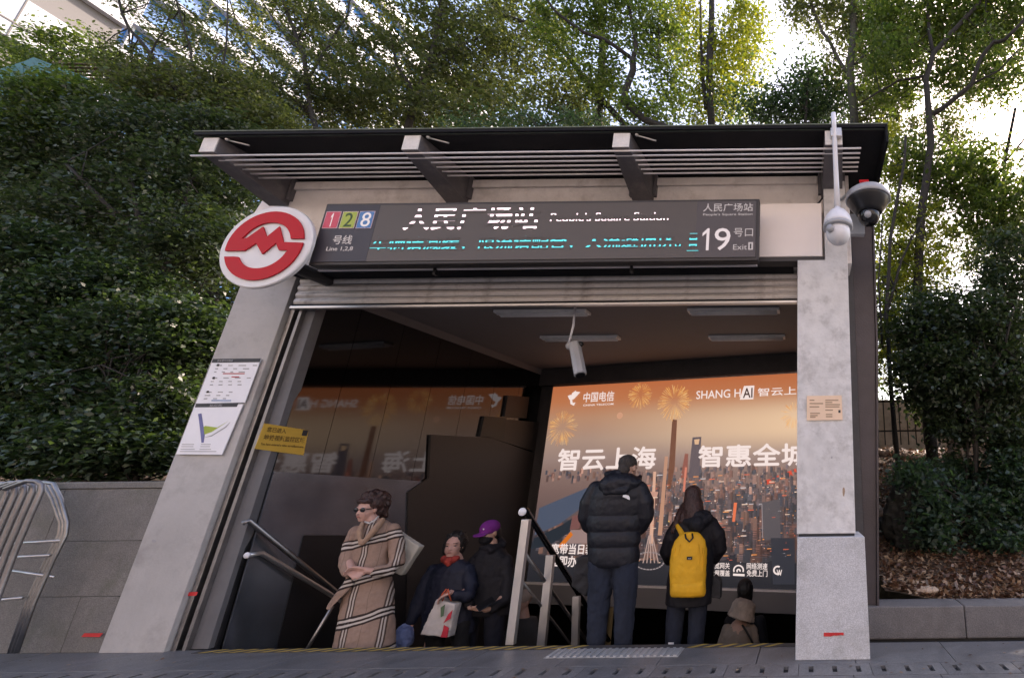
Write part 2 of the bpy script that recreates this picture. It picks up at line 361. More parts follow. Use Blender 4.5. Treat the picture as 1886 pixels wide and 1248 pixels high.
# right bank kerb and planting bank
kw = MB()
prev = None
kerb_root = MB().box(.44, 30, 4.76, 5.0, -.02, .225).build('planting_kerb', mt['joint']); tag(kerb_root, kind='structure')
x = .44
while x < 6:
    L1 = rnd.uniform(.85, 1.0); MB().box(x+.003, x+L1-.003, 4.73, 5.03, 0, .25+rnd.uniform(-.004, .004)).build('kerb_stone', mt['kerbstone'], kerb_root, bevel=.012); x += L1
def hgt_r(x, y):
    t = max(0, y-5.0); h = .24 + .30*t + .10*max(0, t-1.2)
    return min(h, 1.75 + .03*t) + .05*math.sin(x*2.1+y*1.3) + .03*math.sin(x*5.3-y*4.1)
def terrain(name, x0, x1, y0, y1, nx, ny, hf, mat):
    xs = np.linspace(x0, x1, nx); ys = np.linspace(y0, y1, ny)
    v = np.array([(x, y, hf(x, y)) for y in ys for x in xs]); i = np.arange(nx-1); f = []
    for j in range(ny-1): q = j*nx+i; f.append(np.stack([q, q+1, q+nx+1, q+nx], 1))
    return arrays(name, v, np.concatenate(f), mat, smooth=True)
bank = tag(terrain('planting_bank', .70, 14, 5.02, 30, 110, 110, hgt_r, mt['soil']), kind='structure')
def hgt_l(x, y): return 1.28 + .12*max(0, y-4.9) + .05*math.sin(x*2+y)
bankl = tag(terrain('hillside', -30, -5.35, 4.95, 30, 60, 60, hgt_l, mt['soil']), kind='structure')
def hgt_b(x, y): return .9+.02*y
bankb = tag(terrain('rear_ground', -5.35, .70, 9.6, 30, 20, 30, hgt_b, mt['soil']), kind='structure')
# left granite retaining wall: facing slabs
lw = thing('retaining_wall', (-10, 4.75, 0), 'grey granite retaining wall below the dark hedge, left of the entrance', 'wall')
MB().box(-22, -5.88, 4.618, 4.95, -.02, 1.30).build('core', mt['joint2'], lw)
MB().box(-22, -5.72, 4.605, 4.98, 1.302, 1.36).build('coping', mt['wall_granite'], lw, bevel=.006)
for r_, (z0, z1) in enumerate([(0, .42), (.42, .86), (.86, 1.30)]):
    x = -13+.6*r_
    while x < -5.75:
        x1 = min(x+1.7, -5.70); MB().box(x+.003, x1-.003, 4.615+rnd.uniform(0, .002), 4.645, z0+.003, z1-.003).build('granite_slab', mt['wall_granite'], lw, bevel=.002); x += 1.7
# stairs
st = MB(); st.box(-4.8, .42, 4.655, 4.665, -.5, -.03); stair = st.build('stairs', mt['step']); tag(stair, kind='structure')
TR, RI = .26, .175
for k in range(1, 20):
    MB().box(-4.8, .42, 4.655+TR*(k-1), 4.655+TR*k+.02, -RI*k-.15, -RI*k).build('step', mt['step'], stair, bevel=.004)
MB().box(-4.8, .42, 4.655+TR*19, 16, -RI*19-.15, -RI*19-.01).build('landing', mt['step'], stair)

# ================================================================== ENTRANCE BUILDING
E_ = thing('station_entrance', (-2.5, 4.6, 0), 'grey concrete station entrance with a flat dark canopy over descending stairs', 'station entrance')
zc = 3.3
# left pillar (leans slightly), front face and side
def hull(name, pts, vec, mat, bevel=.004, par=E_): return MB().prism(pts, vec).build(name, mat, par, bevel=bevel)
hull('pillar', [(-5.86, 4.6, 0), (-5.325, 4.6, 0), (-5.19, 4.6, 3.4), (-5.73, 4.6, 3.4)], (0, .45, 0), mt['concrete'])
hull('side_wedge', [(-5.74, 4.5, 4.0), (-5.33, 4.5, 4.0), (-5.33, 4.5, 4.28), (-5.66, 4.5, 4.28)], (0, .4, 0), mt['white_panel'], par=E_)
# shutter guide and jamb board beside it
hull('guide_rail', [(-5.315, 4.64, 0), (-5.275, 4.64, 0), (-5.135, 4.64, 3.35), (-5.175, 4.64, 3.35)], (0, .12, 0), mt['steel_dark'], .002)
hull('guide_rail', [(-5.225, 4.64, 0), (-5.195, 4.64, 0), (-5.055, 4.64, 3.35), (-5.085, 4.64, 3.35)], (0, .12, 0), mt['barrier'], .002)
hull('guide_channel', [(-5.274, 4.70, 0), (-5.226, 4.70, 0), (-5.086, 4.70, 3.35), (-5.134, 4.70, 3.35)], (0, .05, 0), mt['black'], .001)
hull('jamb_board', [(-5.194, 4.68, 0), (-5.05, 4.68, 0), (-4.97, 4.68, 3.35), (-5.054, 4.68, 3.35)], (0, .1, 0), mt['jamb'], .002)
# fascia beam
MB().box(-5.33, .13, 4.45, 4.75, 3.36, 4.37).build('fascia_beam', mt['fascia'], E_, bevel=.006)
MB().box(.13, .46, 4.45, 4.75, 3.36, 4.37).build('fascia_return', mt['fascia'], E_, bevel=.006)
MB().box(-5.33, .13, 4.42, 4.449, 4.26, 4.345).build('fascia_strip', mt['fascia'], E_, bevel=.003)
MB().box(-4.55, -.45, 4.19, 4.21, 3.222, 3.238).build('drip_rail', mt['rod'], E_, bevel=.003)
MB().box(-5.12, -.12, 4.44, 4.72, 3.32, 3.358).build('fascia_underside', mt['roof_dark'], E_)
# white panel right of sign
MB().box(-.60, .165, 4.30, 4.449, 3.37, 3.95).build('cream_panel', mt['white_panel'], E_, bevel=.005)
MB().box(-.62, .185, 4.31, 4.449, 3.325, 3.368).build('panel_shadow_trim', mt['signbox'], E_)
# right pillar
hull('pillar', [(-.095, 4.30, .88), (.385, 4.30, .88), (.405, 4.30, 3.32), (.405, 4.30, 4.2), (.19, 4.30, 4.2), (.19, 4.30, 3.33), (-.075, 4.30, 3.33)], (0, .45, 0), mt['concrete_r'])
MB().box(-.08, .375, 4.29, 4.7, .863, .878).build('pillar_joint', mt['joint'], E_)
for (x0, x1, z0, z1) in [(-.11, .455, .0, .86)]:
    hull('granite_base', [(x0, 4.235, z0), (x1, 4.235, z0), (x1-.005, 4.235, z1), (x0+.02, 4.235, z1)], (0, .5, 0), mt['granite'], .004)
# side wall (cladding), right
hull('side_cladding', [(.50, 4.78, 0), (.575, 4.78, 0), (.70, 4.78, 2.6), (.74, 4.78, 4.34), (.50, 4.78, 4.34)], (0, 4.4, 0), mt['clad'])
hull('side_trim', [(.576, 4.76, 0), (.596, 4.76, 0), (.722, 4.76, 2.6), (.762, 4.76, 4.34), (.742, 4.76, 4.34), (.702, 4.76, 2.6)], (0, 4.42, 0), mt['clad'], .002)
MB().box(.43, .5, 4.76, 16, -3.5, 4.34).build('side_wall', mt['header'], E_)
# roof canopy
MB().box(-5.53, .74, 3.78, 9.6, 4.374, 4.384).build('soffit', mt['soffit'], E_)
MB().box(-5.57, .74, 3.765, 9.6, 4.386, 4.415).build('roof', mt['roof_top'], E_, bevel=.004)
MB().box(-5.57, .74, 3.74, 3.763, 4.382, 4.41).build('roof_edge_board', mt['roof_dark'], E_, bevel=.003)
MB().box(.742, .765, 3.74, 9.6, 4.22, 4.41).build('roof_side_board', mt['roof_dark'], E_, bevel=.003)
MB().box(-5.58, .77, 3.735, 3.765, 4.411, 4.424).build('roof_flashing', mt['roof_top'], E_, bevel=.002)
# louvre rods
for k, y in enumerate([3.80, 3.868, 3.936, 4.004, 4.072, 4.14]):
    MB().tube([(-5.42 - (.18 if k == 0 else 0), y, 4.20), (.52, y, 4.20)], .0085, 8).build('louvre_rod', mt['rod'], E_, True)
# canopy beams
for xe, xw, ws in [(-5.50, -5.50, .14), (-3.66, -3.66, .15), (-1.745, -1.745, .155), (.19, .20, .16)]:
    b = MB().hexa([(xe, 3.775, 4.215), (xe+ws, 3.775, 4.215), (xw+ws+.03, 4.449, 4.08), (xw-.03, 4.449, 4.08)], [(xe, 3.775, 4.37), (xe+ws, 3.775, 4.37), (xw+ws+.03, 4.449, 4.40), (xw-.03, 4.449, 4.37)]).build('canopy_beam', mt['beam'], E_, bevel=.004)
    MB().box(xe+.002, xe+ws-.002, 3.766, 3.7745, 4.217, 4.368).build('beam_end_cap', mt['beam_end'], b, bevel=.002)
    MB().box(xw-.06, xw-.031, 4.40, 4.448, 4.13, 4.37).build('beam_bracket', mt['beam'], b); MB().box(xw+ws+.031, xw+ws+.06, 4.40, 4.448, 4.13, 4.37).build('beam_bracket', mt['beam'], b)
for x in (-3.46, -1.54, -5.31):       # small clamps on the canopy underside
    MB().tube([(x, 3.79, 4.36), (x+.17, 3.83, 4.33)], .008).ell((x, 3.79, 4.365), .017, 8, 6).build('rod_clamp', mt['steel'], E_, True)
# rolling shutter, mostly rolled up
sh = MB().box(-5.16, -.10, 4.62, 4.66, 3.30, 3.33).build('rolling_shutter', mt['shutter'], E_)
sl0 = None; z = 3.045
def slat_profile(z, h=.066):
    pr = []
    for k in range(7):
        t = k/6; pr.append((4.60 - .014*math.sin(math.pi*t), z + h*t))
    mb = MB(); n = len(pr)
    for x in (-5.13, -.085): mb.v += [(x, y, zz) for y, zz in pr]
    for i in range(n-1): mb.f.append((i, n+i, n+i+1, i+1))
    mb.v += [(-5.13, 4.62, z), (-.085, 4.62, z), (-.085, 4.62, z+h), (-5.13, 4.62, z+h)]; q = 2*n
    mb.f.append((q+3, q+2, q+1, q)); mb.f.append((0, q, q+1, n)); mb.f.append((n-1, 2*n-1, q+2, q+3))
    return mb
for k in range(4):
    zz = 3.05+.074*k; slat_profile(zz, .062).build('shutter_slat', mt['shutter'], sh)
    MB().box(-5.13, -.085, 4.606, 4.62, zz+.062, zz+.074).build('slat_hinge', mt['steel_dark'], sh)
MB().box(-5.14, -.085, 4.575, 4.625, 3.0, 3.028).build('bottom_bar', mt['steel'], sh, bevel=.004)
MB().box(-5.14, -.085, 4.59, 4.615, 3.028, 3.05).build('bottom_seal', mt['roof_dark'], sh)
# interior: ceiling, header wall, rear wall below the advert, tunnel
MB().face([(-5.0, 4.76, zc), (.43, 4.76, zc), (.43, 7.5, zc), (-5.0, 8.75, zc)]).face([(-5.0, 8.75, zc+.05), (.43, 7.5, zc+.05), (.43, 4.76, zc+.05), (-5.0, 4.76, zc+.05)]).build('ceiling', mt['ceil'], E_)
PO = Vector((-4.45, 8.49, -.13)); PE = Vector((4.35, -.90, 0)).normalized()
pp = Plane(PO, PE)      # advert plane
W_, H_ = 4.80, 3.10
def along(a, b, off=0): return pp.P(a, b, off)
def wallbox(a0, a1, b0, b1, off0, off1): return MB().hexa([along(a0, b0, off0), along(a1, b0, off0), along(a1, b0, off1), along(a0, b0, off1)], [along(a0, b1, off0), along(a1, b1, off0), along(a1, b1, off1), along(a0, b1, off1)])
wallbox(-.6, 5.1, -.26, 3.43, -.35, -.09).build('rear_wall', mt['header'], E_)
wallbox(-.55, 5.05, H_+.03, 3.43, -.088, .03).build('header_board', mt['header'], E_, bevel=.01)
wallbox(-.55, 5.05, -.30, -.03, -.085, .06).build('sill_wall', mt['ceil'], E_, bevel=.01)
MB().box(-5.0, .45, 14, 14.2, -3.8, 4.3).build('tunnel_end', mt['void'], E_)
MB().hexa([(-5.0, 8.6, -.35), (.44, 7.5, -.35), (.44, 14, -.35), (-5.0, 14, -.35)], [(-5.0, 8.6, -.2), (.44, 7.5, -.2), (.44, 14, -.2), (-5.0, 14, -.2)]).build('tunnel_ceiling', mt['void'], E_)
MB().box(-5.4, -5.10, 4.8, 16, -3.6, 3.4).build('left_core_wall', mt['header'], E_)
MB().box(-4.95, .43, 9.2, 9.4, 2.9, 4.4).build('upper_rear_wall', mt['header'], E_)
# left wall of polished panels (reflects the advert)
MW = Plane((-5.00, 4.74, 0), Vector((.28, 3.84, 0)))       # runs into the depth; n faces +X
if MW.n.x < 0: MW.n = -MW.n
x = 0; LEN = 3.88
cuts = [0, .42, .98, 1.55, 2.12, 2.70, 3.28, LEN]
for i in range(len(cuts)-1):
    a0, a1 = cuts[i]+.0025, cuts[i+1]-.0025
    MB().plate(MW, [(a0, -1.2), (a1, -1.2), (a1, 3.29), (a0, 3.29)], .02, -.02).build('polished_panel', mt['mirror'], E_)
MB().plate(MW, [(-.02, -3.4), (LEN, -3.4), (LEN, 3.3), (-.02, 3.3)], .05, -.08).build('panel_backing', mt['black'], E_)
MB().plate(MW, [(-.0, 3.20), (LEN, 3.20), (LEN, 3.298), (-.0, 3.298)], .012, .0).build('cornice_strip', mt['ceil'], E_)
def onwall(pts): return [(max(.0, MW.hit(*p)[0]), MW.hit(*p)[1]) for p in pts]
for nm, pts, mtl, t in [('frosted_panel', [(438, 866), (900, 894), (900, 1300), (330, 1300)], 'bluegrey', .012), ('brown_reflection_plate', [(790, 800), (900, 806), (1005, 842), (1012, 1300), (742, 1300), (748, 906), (786, 880)], 'matt_brown', .03),
                        ('black_reflection_block', [(888, 766), (929, 769), (924, 808), (880, 803)], 'black_block', .036), ('black_reflection_block', [(931, 728), (971, 731), (966, 770), (925, 767)], 'black_block', .037),
                        ('brown_reflection_plate', [(930, 772), (1020, 780), (1020, 842), (900, 806)], 'matt_brown', .029), ('dark_lower_panel', [(556, 985), (745, 985), (742, 1300), (480, 1300)], 'black_block', .02)]:
    MB().plate(MW, onwall(pts), t, .001).build(nm, mt[mtl], E_)  # brown and black stepped plates stand in for a dark reflection

# ceiling lamps, unlit
lamps = []
for i, (px, py, w_) in enumerate([(1000, 573, 1.10), (1352, 570, 1.10), (1070, 620, 1.08), (1376, 619, 1.08)]):
    p = atz(px, py, zc); L = thing('ceiling_light', p, ['unlit ceiling lamp left, nearest the rolling shutter', 'unlit ceiling lamp right, nearest the rolling shutter', 'unlit ceiling lamp behind the hanging camera', 'unlit ceiling lamp above the SHANG HAI lettering'][i], 'ceiling light', 'unlit strip lamps on the brown ceiling')
    MB().box(p.x-w_/2, p.x+w_/2, p.y-.075, p.y+.075, zc-.035, zc-.001).build('housing', mt['lamp'], L, bevel=.004)
    for dy in (-.04, .04): MB().tube([(p.x-w_/2+.03, p.y+dy, zc-.045), (p.x+w_/2-.03, p.y+dy, zc-.045)], .014).build('tube_lamp', mt['lamp'], L, True)

# ================================================================== STATION SIGN
SG = thing('station_sign', (-2.5, 4.2, 3.22), 'long dark electronic station name board with exit number 19 over the opening', 'sign')
sp_ = Plane((0, 4.05, 0), (1, 0, 0))
MB().box(-4.505, -.425, 4.056, 4.145, 3.215, 3.85).build('case', mt['signbox'], SG, bevel=.008)
MB().box(-4.47, -.62, 4.146, 4.449, 3.42, 3.8).build('mounting_box', mt['signbox'], SG)
MB().box(-4.475, -3.985, 4.047, 4.055, 3.245, 3.822).build('line_panel', mt['signpanel'], SG)
MB().box(-3.984, -1.01, 4.048, 4.055, 3.245, 3.822).build('led_screen', mt['ledpanel'], SG)
MB().box(-1.009, -.455, 4.047, 4.055, 3.245, 3.822).build('exit_panel', mt['signpanel_r'], SG)
sp_ = Plane((0, 4.047, 0), (1, 0, 0))
for k, (bl, tr, mk) in enumerate([((593, 421), (630, 389.5), 'sq_red'), ((624, 421), (661, 389.5), 'sq_green'), ((655, 421), (692, 389), 'sq_blue')]):
    MB().plate(sp_, rectpx(sp_, bl, tr), .003).build('line_square_edge', mt['sq_edge'], SG)
    a = rectpx(sp_, bl, tr); i_ = .006; a = [(a[0][0]+i_, a[0][1]+i_), (a[1][0]-i_, a[1][1]+i_), (a[2][0]-i_, a[2][1]-i_), (a[3][0]+i_, a[3][1]-i_)]
    MB().plate(sp_, a, .002, .0032).build('line_square', mt[mk], SG)
    c0 = [(604, 418), (632, 418), (663, 418)][k]; c1 = [(619, 393), (654, 393), (687, 392)][k]
    if k == 0:
        one(sp_, (605, 418), (618, 393), mt['sign_text'], SG, .0055); continue
    text('line_number', '128'[k], sp_, c0, c1, mt['sign_text'] if k != 1 else mt['green_ink'], SG, .0, off=.0055)
text('lettering', '号线', sp_, (611, 450), (651, 433), mt['sign_text_dim'], SG, .004)
text('lettering', 'Line 1,2,8', sp_, (600, 463), (651, 454), mt['sign_text_dim'], SG)
zz = sp_.hit(742, 423)[1]
mt['led_w'] = led('led_white', (1, .85, 1, 1), .0655, .34, zz-.004); mt['led_c'] = led('led_cyan', (.0, .40, .48, 1), .0625, .30, sp_.hit(900, 459)[1]+.008)
mt['led_w2'] = led('led_white_small', (1, .85, 1, 1), .0655, .22, sp_.hit(1100, 395)[1]-.0)
mt['sign_led'] = mt['led_w']
text('led_text', '人民广场站', sp_, (742, 424), (996, 379), mt['led_w'], SG, .0, .001, .001, fat=.022)
text('led_text', "People's Square Station", sp_, (1012, 414), (1232, 389), mt['led_w2'], SG, .0, .001, .001)
text('led_text', '车辆请减缓，限流请配合，人流避拥挤。', sp_, (680, 463), (1255, 431), mt['led_c'], SG, .0, .001, .001, fat=.012)
text('led_text', '且', sp_, (1265, 462), (1288, 430), mt['led_c'], SG, .0, .001, .001, fat=.012)
text('lettering', '人民广场站', sp_, (1295, 390), (1387, 374), mt['sign_text_dim'], SG, .004)
text('lettering', "People's Square Station", sp_, (1295, 398.5), (1386, 392), mt['sign_text_dim'], SG)
one(sp_, (1289, 461), (1312, 420.5), mt['sign_text'], SG, 0)
text('lettering', '9', sp_, (1315, 461), (1346, 420), mt['sign_text'], SG, .0)
text('lettering', '号口', sp_, (1351, 436), (1387, 420), mt['sign_text_dim'], SG, .0)
text('lettering', 'Exit', sp_, (1350, 460), (1376, 450), mt['sign_text_dim'], SG)
MB().plate(sp_, rectpx(sp_, (1378, 460), (1387, 446)), .002).build('exit_icon', mt['sign_text_dim'], SG)
MB().plate(sp_, rectpx(sp_, (1381, 458), (1384, 449)), .001, .0022).build('icon_figure', mt['ink'], SG)
for x in (-3.45, -1.62): MB().box(x-.012, x+.012, 4.18, 4.22, 3.17, 3.42).build('hanger', mt['black'], SG)

# ================================================================== METRO LOGO DISC
LO = thing('round_logo_sign', (-4.84, 4.03, 2.97), 'round white sign with the red metro emblem at the left end of the name board', 'sign')
lp = Plane((-4.845, 3.97, 3.372), (1, 0, 0)); RL = .405
rx90 = Matrix.Rotation(R(90), 3, 'X')
MB().lathe((-4.845, 4.035, 3.372), [(RL-.02, .03), (RL, .03), (RL, .055), (RL-.008, .062), (0.001, .062)], 72, rx90).build('disc', mt['paint_white'], LO)
MB().tube([(-4.845, 4.04, 3.3), (-4.845, 4.6, 3.3)], .06, 12).build('bracket', mt['signbox'], LO)
def arc(r, a0, a1, n=22): return [(r*math.cos(R(a0+(a1-a0)*i/n)), r*math.sin(R(a0+(a1-a0)*i/n))) for i in range(n+1)]
# red emblem outline read from the photograph (unit = disc radius)
def arc(r, a0, a1, n=22): return [(r*math.cos(R(a0+(a1-a0)*i/n)), r*math.sin(R(a0+(a1-a0)*i/n))) for i in range(n+1)]
ro, ri = .84, .56
zig_top = [(-.44, .18), (-.17, .46), (-.01, .20), (.20, .46), (.38, .09)]
zig_bot = [(-.40, -.13), (-.20, .05), (.02, -.22), (.24, .05), (.36, -.13)]
# outer top arc, left edge, lower zig-zag, lower inner arc, lower outer arc, right edge, upper zig-zag, upper inner arc
full = arc(ro, 10, 184) + [(-.83, -.13)] + zig_bot + [(.55, -.13)] + arc(ri, -30, -150) + [(-.60, -.27), (-.80, -.27)] + arc(ro, -161, -6) + [(.84, .05), (.40, .07)] + zig_top[::-1][1:] + [(-.56, .16)] + arc(ri, 155, 22) + [(.54, .15), (.82, .15)]
extruded(lp, [(a*RL, b*RL) for a, b in full], .012, .001).build('emblem', mt['paint_red'], LO)
# ================================================================== ADVERT LIGHT BOX
AD = thing('advert_light_box', pp.P(W_/2, -.03), 'large glowing advert of a city at dusk with fireworks on the rear wall', 'advert')
m, nt, b, out = newmat('advert_print'); L = nt.links
tc = N(nt, 'ShaderNodeNewGeometry'); sx = N(nt, 'ShaderNodeSeparateXYZ'); L.new(tc.outputs['Position'], sx.inputs[0])
mr = N(nt, 'ShaderNodeMapRange'); mr.inputs[1].default_value = -.13; mr.inputs[2].default_value = 2.97; L.new(sx.outputs[2], mr.inputs[0])
cr = N(nt, 'ShaderNodeValToRGB'); e = cr.color_ramp.elements
stops = [(0, (34, 38, 46)), (.18, (48, 52, 62)), (.30, (96, 84, 86)), (.44, (120, 102, 100)), (.53, (134, 116, 112)), (.60, (150, 134, 130)), (.70, (168, 148, 136)), (.82, (182, 144, 118)), (.91, (188, 124, 86)), (1, (188, 112, 72))]
for i, (p, c) in enumerate(stops):
    q = e[i] if i < 2 else e.new(p); q.position = p; q.color = hexc(*c)
L.new(mr.outputs[0], cr.inputs[0])
# warm glow printed on the right, grey on the left
gx = N(nt, 'ShaderNodeMapRange'); gx.inputs[1].default_value = -3.6; gx.inputs[2].default_value = -.2; L.new(sx.outputs[0], gx.inputs[0])
gz = N(nt, 'ShaderNodeMapRange'); gz.interpolation_type = 'SMOOTHSTEP'; gz.inputs[1].default_value = 1.65; gz.inputs[2].default_value = 2.15; L.new(sx.outputs[2], gz.inputs[0])
gz2 = N(nt, 'ShaderNodeMapRange'); gz2.interpolation_type = 'SMOOTHSTEP'; gz2.inputs[1].default_value = 2.75; gz2.inputs[2].default_value = 2.25; L.new(sx.outputs[2], gz2.inputs[0])
mm = N(nt, 'ShaderNodeMath', operation='MULTIPLY'); L.new(gz.outputs[0], mm.inputs[0]); L.new(gz2.outputs[0], mm.inputs[1])
m2 = N(nt, 'ShaderNodeMath', operation='MULTIPLY'); L.new(mm.outputs[0], m2.inputs[0]); L.new(gx.outputs[0], m2.inputs[1])
mx = N(nt, 'ShaderNodeMix', data_type='RGBA'); L.new(m2.outputs[0], mx.inputs[0]); L.new(cr.outputs[0], mx.inputs[6]); mx.inputs[7].default_value = hexc(224, 200, 168)
ADV = .27
L.new(mx.outputs[2], b.inputs['Emission Color']); b.inputs['Emission Strength'].default_value = ADV; b.inputs['Base Color'].default_value = (.03, .03, .03, 1); b.inputs['Roughness'].default_value = .25
mt['advert'] = m
m, nt, b, out = newmat('advert_colours'); L = nt.links; at = N(nt, 'ShaderNodeAttribute'); at.attribute_name = 'tone'
L.new(at.outputs['Color'], b.inputs['Emission Color']); b.inputs['Emission Strength'].default_value = ADV; b.inputs['Base Color'].default_value = (.03, .03, .03, 1); b.inputs['Roughness'].default_value = .3
mt['advert_col'] = m
mt['ad_white'] = EM('advert_white', hexc(240, 236, 238), ADV); mt['ad_dark'] = EM('advert_dark', hexc(70, 50, 45), ADV)
MB().plate(pp, [(0, 0), (W_, 0), (W_, H_), (0, H_)], .02, -.02).build('print', mt['advert'], AD)
MB().plate(pp, [(-.03, -.06), (W_+.03, -.06), (W_+.03, H_+.03), (-.03, H_+.03)], .06, -.085).build('box', mt['steel_dark'], AD)
MB().plate(pp, [(-.03, -.05), (W_, -.05), (W_, -.002), (-.03, -.002)], .07, -.02).build('frame_rail', mt['rod'], AD)
MB().plate(pp, [(-.04, 0), (-.002, 0), (-.002, H_), (-.04, H_)], .03, -.02).build('frame_rail', mt['header'], AD)
def colmesh(name, quads, off, parent=AD, mat=None):      # quads: ([(a,b)...], rgb)
    v = []; f = []; c = []
    for i, (q, rgb) in enumerate(quads):
        n = len(v); v += [pp.P(a, b_, off + (i % 9)*.0004) for a, b_ in q]; f.append(tuple(range(n, n+len(q)))); c += [hexc(*rgb)]*len(q)
    mb = MB(); mb.v = [tuple(x) for x in v]; mb.f = f; o = mb.build(name, mat or mt['advert_col'], parent)
    at = o.data.color_attributes.new('tone', 'FLOAT_COLOR', 'POINT')
    at.data.foreach_set('color', np.array(c, dtype=np.float32).ravel()); return tag(o, kind='stuff')
pr = random.Random(3); Q = []
def H(px, py): return pp.hit(px, py)
pals = [(128, 106, 104), (152, 124, 118), (104, 96, 102), (170, 134, 124), (92, 94, 106), (78, 84, 98), (188, 152, 140), (134, 100, 94), (112, 102, 110)]
for k in range(2600):       # printed city: far rows small and pinkish, near rows larger and bluer
    t = pr.random()**.8; py = 846 + 200*t; px = pr.uniform(985, 1540)
    if 955 < py < 1010 and 1180 < px < 1238 and pr.random() < .7: continue
    if py > 890 and px < 1092-(py-890)*.3 and py < 985: continue
    a, b_ = H(px, py); hh = (.05+.22*t)*pr.uniform(.4, 1.3); ww = (.02+.07*t)*pr.uniform(.6, 1.6)
    if a < .02 or a+ww > W_-.02 or b_+hh > 1.72 or b_ < .33: continue
    c = pr.choice(pals[:] if t < .4 else pals[2:6]+pals[7:]); d = pr.uniform(.78, 1.14)*(1-.30*t); c = tuple(int(min(255, x*d)) for x in c)
    Q.append(([(a, b_), (a+ww, b_), (a+ww, b_+hh), (a, b_+hh)], c))
    Q.append(([(a+ww, b_), (a+ww*1.35, b_+.01), (a+ww*1.35, b_+hh-.01), (a+ww, b_+hh)], tuple(int(x*.80) for x in c)))
    if t > .25 and pr.random() < .7:
        for r_ in range(1, int(hh/.03)):
            Q.append(([(a+.004, b_+r_*.03), (a+ww-.004, b_+r_*.03), (a+ww-.004, b_+r_*.03+.006), (a+.004, b_+r_*.03+.006)], tuple(min(255, int(x*1.45)) for x in c)))
def pxpoly(pts): return [H(*p) for p in pts]
colmesh('glow_print', [(pxpoly([(1175, 960), (1240, 958), (1236, 985), (1205, 1010), (1172, 985)]), (200, 150, 84)), (pxpoly([(1228, 935), (1246, 930), (1240, 960), (1215, 985), (1202, 1000)]), (236, 196, 112)), (pxpoly([(1180, 970), (1192, 985), (1186, 1008), (1176, 990)]), (240, 190, 90)),
     (pxpoly([(1410, 884), (1466, 862), (1468, 872), (1412, 892)]), (214, 70, 44)), (pxpoly([(1429, 968), (1465, 970), (1466, 990), (1431, 984)]), (214, 130, 60)), (pxpoly([(1388, 1018), (1410, 1016), (1410, 1030), (1390, 1032)]), (205, 104, 50)), (pxpoly([(1310, 912), (1322, 915), (1320, 940), (1312, 938)]), (226, 142, 70))], .0003)
colmesh('city_print', Q, .0045)
def pxpoly(pts): return [H(*p) for p in pts]
Q = [(pxpoly([(994, 935), (1086, 896), (1086, 912), (1072, 934), (1030, 965), (985, 985)]), (72, 88, 112)), (pxpoly([(985, 990), (1036, 966), (1060, 950), (1056, 975), (1010, 1005), (978, 1010)]), (34, 46, 58)),
     (pxpoly([(1040, 1000), (1052, 975), (1080, 975), (1084, 1000)]), (150, 132, 132)), (pxpoly([(1028, 1005), (1052, 978), (1056, 984), (1034, 1010)]), (214, 120, 40)), (pxpoly([(1055, 950), (1072, 945), (1068, 972), (1050, 975)]), (120, 84, 84)),
     (pxpoly([(1352, 925), (1358, 925), (1354, 960), (1349, 960)]), (230, 120, 80)), (pxpoly([(1403, 925), (1437, 918), (1438, 990), (1408, 994)]), (84, 84, 92)), 
     (pxpoly([(1420, 990), (1464, 990), (1464, 1075), (1424, 1075)]), (46, 52, 64)),
     (pxpoly([(1239, 772), (1247.5, 773), (1243, 860), (1236, 900), (1229, 900)]), (112, 72, 54)), (pxpoly([(1244, 773), (1247.5, 773), (1243, 860), (1240, 860)]), (168, 108, 76)),
     (pxpoly([(1276, 805), (1292, 804), (1288, 880), (1268, 880)]), (88, 82, 92)), (pxpoly([(1279, 809), (1289, 808), (1287, 818), (1280, 818)]), (216, 184, 150)), (pxpoly([(1262, 835), (1268, 835), (1266, 880), (1254, 880)]), (140, 84, 74)),
     (pxpoly([(1204, 868), (1209, 868), (1203, 1000), (1196, 1000)]), (214, 176, 156)), (pxpoly([(1197, 905), (1213, 905), (1210, 916), (1198, 916)]), (196, 156, 142)), (pxpoly([(1225, 840), (1231, 840), (1220, 985), (1212, 985)]), (186, 146, 124)), (pxpoly([(1262, 860), (1266, 860), (1262, 905), (1258, 905)]), (210, 130, 110))]
for k in range(7): x = 1403+k*5; Q.append((pxpoly([(x, 928-k), (x+1.6, 928-k), (x+3, 990), (x+1.4, 990)]), (140, 138, 146)))
for k in range(5): Q.append((pxpoly([(1184+k*7, 1036), (1186+k*7, 1036), (1200+(k-2)*1.5, 985), (1198+(k-2)*1.5, 985)]), (178, 160, 156)))
for k in range(28):      # ring road round the tower foot
    a0 = 2*math.pi*k/28; a1 = 2*math.pi*(k+.8)/28; Q.append((pxpoly([(1196+29*math.cos(a0), 1032+17*math.sin(a0)), (1196+29*math.cos(a1), 1032+17*math.sin(a1)), (1196+26*math.cos(a1), 1032+15*math.sin(a1)), (1196+26*math.cos(a0), 1032+15*math.sin(a0))]), (150, 146, 152)))
for k in range(420):      # street lights and lit crossings
    px, py = pr.uniform(1090, 1465), pr.uniform(870, 1035); s_ = pr.uniform(.8, 2.2); l_ = pr.choice([1, 1, 5]); Q.append((pxpoly([(px, py+s_), (px+s_*l_, py+s_*.7), (px+s_*l_, py), (px, py+.2)]), pr.choice([(236, 214, 196), (240, 160, 90), (224, 110, 80), (200, 205, 215)])))
mx_, my_ = H(1142, 765); Q.append(([(mx_+.055*math.cos(2*math.pi*k/20), my_+.055*math.sin(2*math.pi*k/20)) for k in range(20)], (208, 162, 134)))
colmesh('landmark_print', Q, .0085)
Q = []
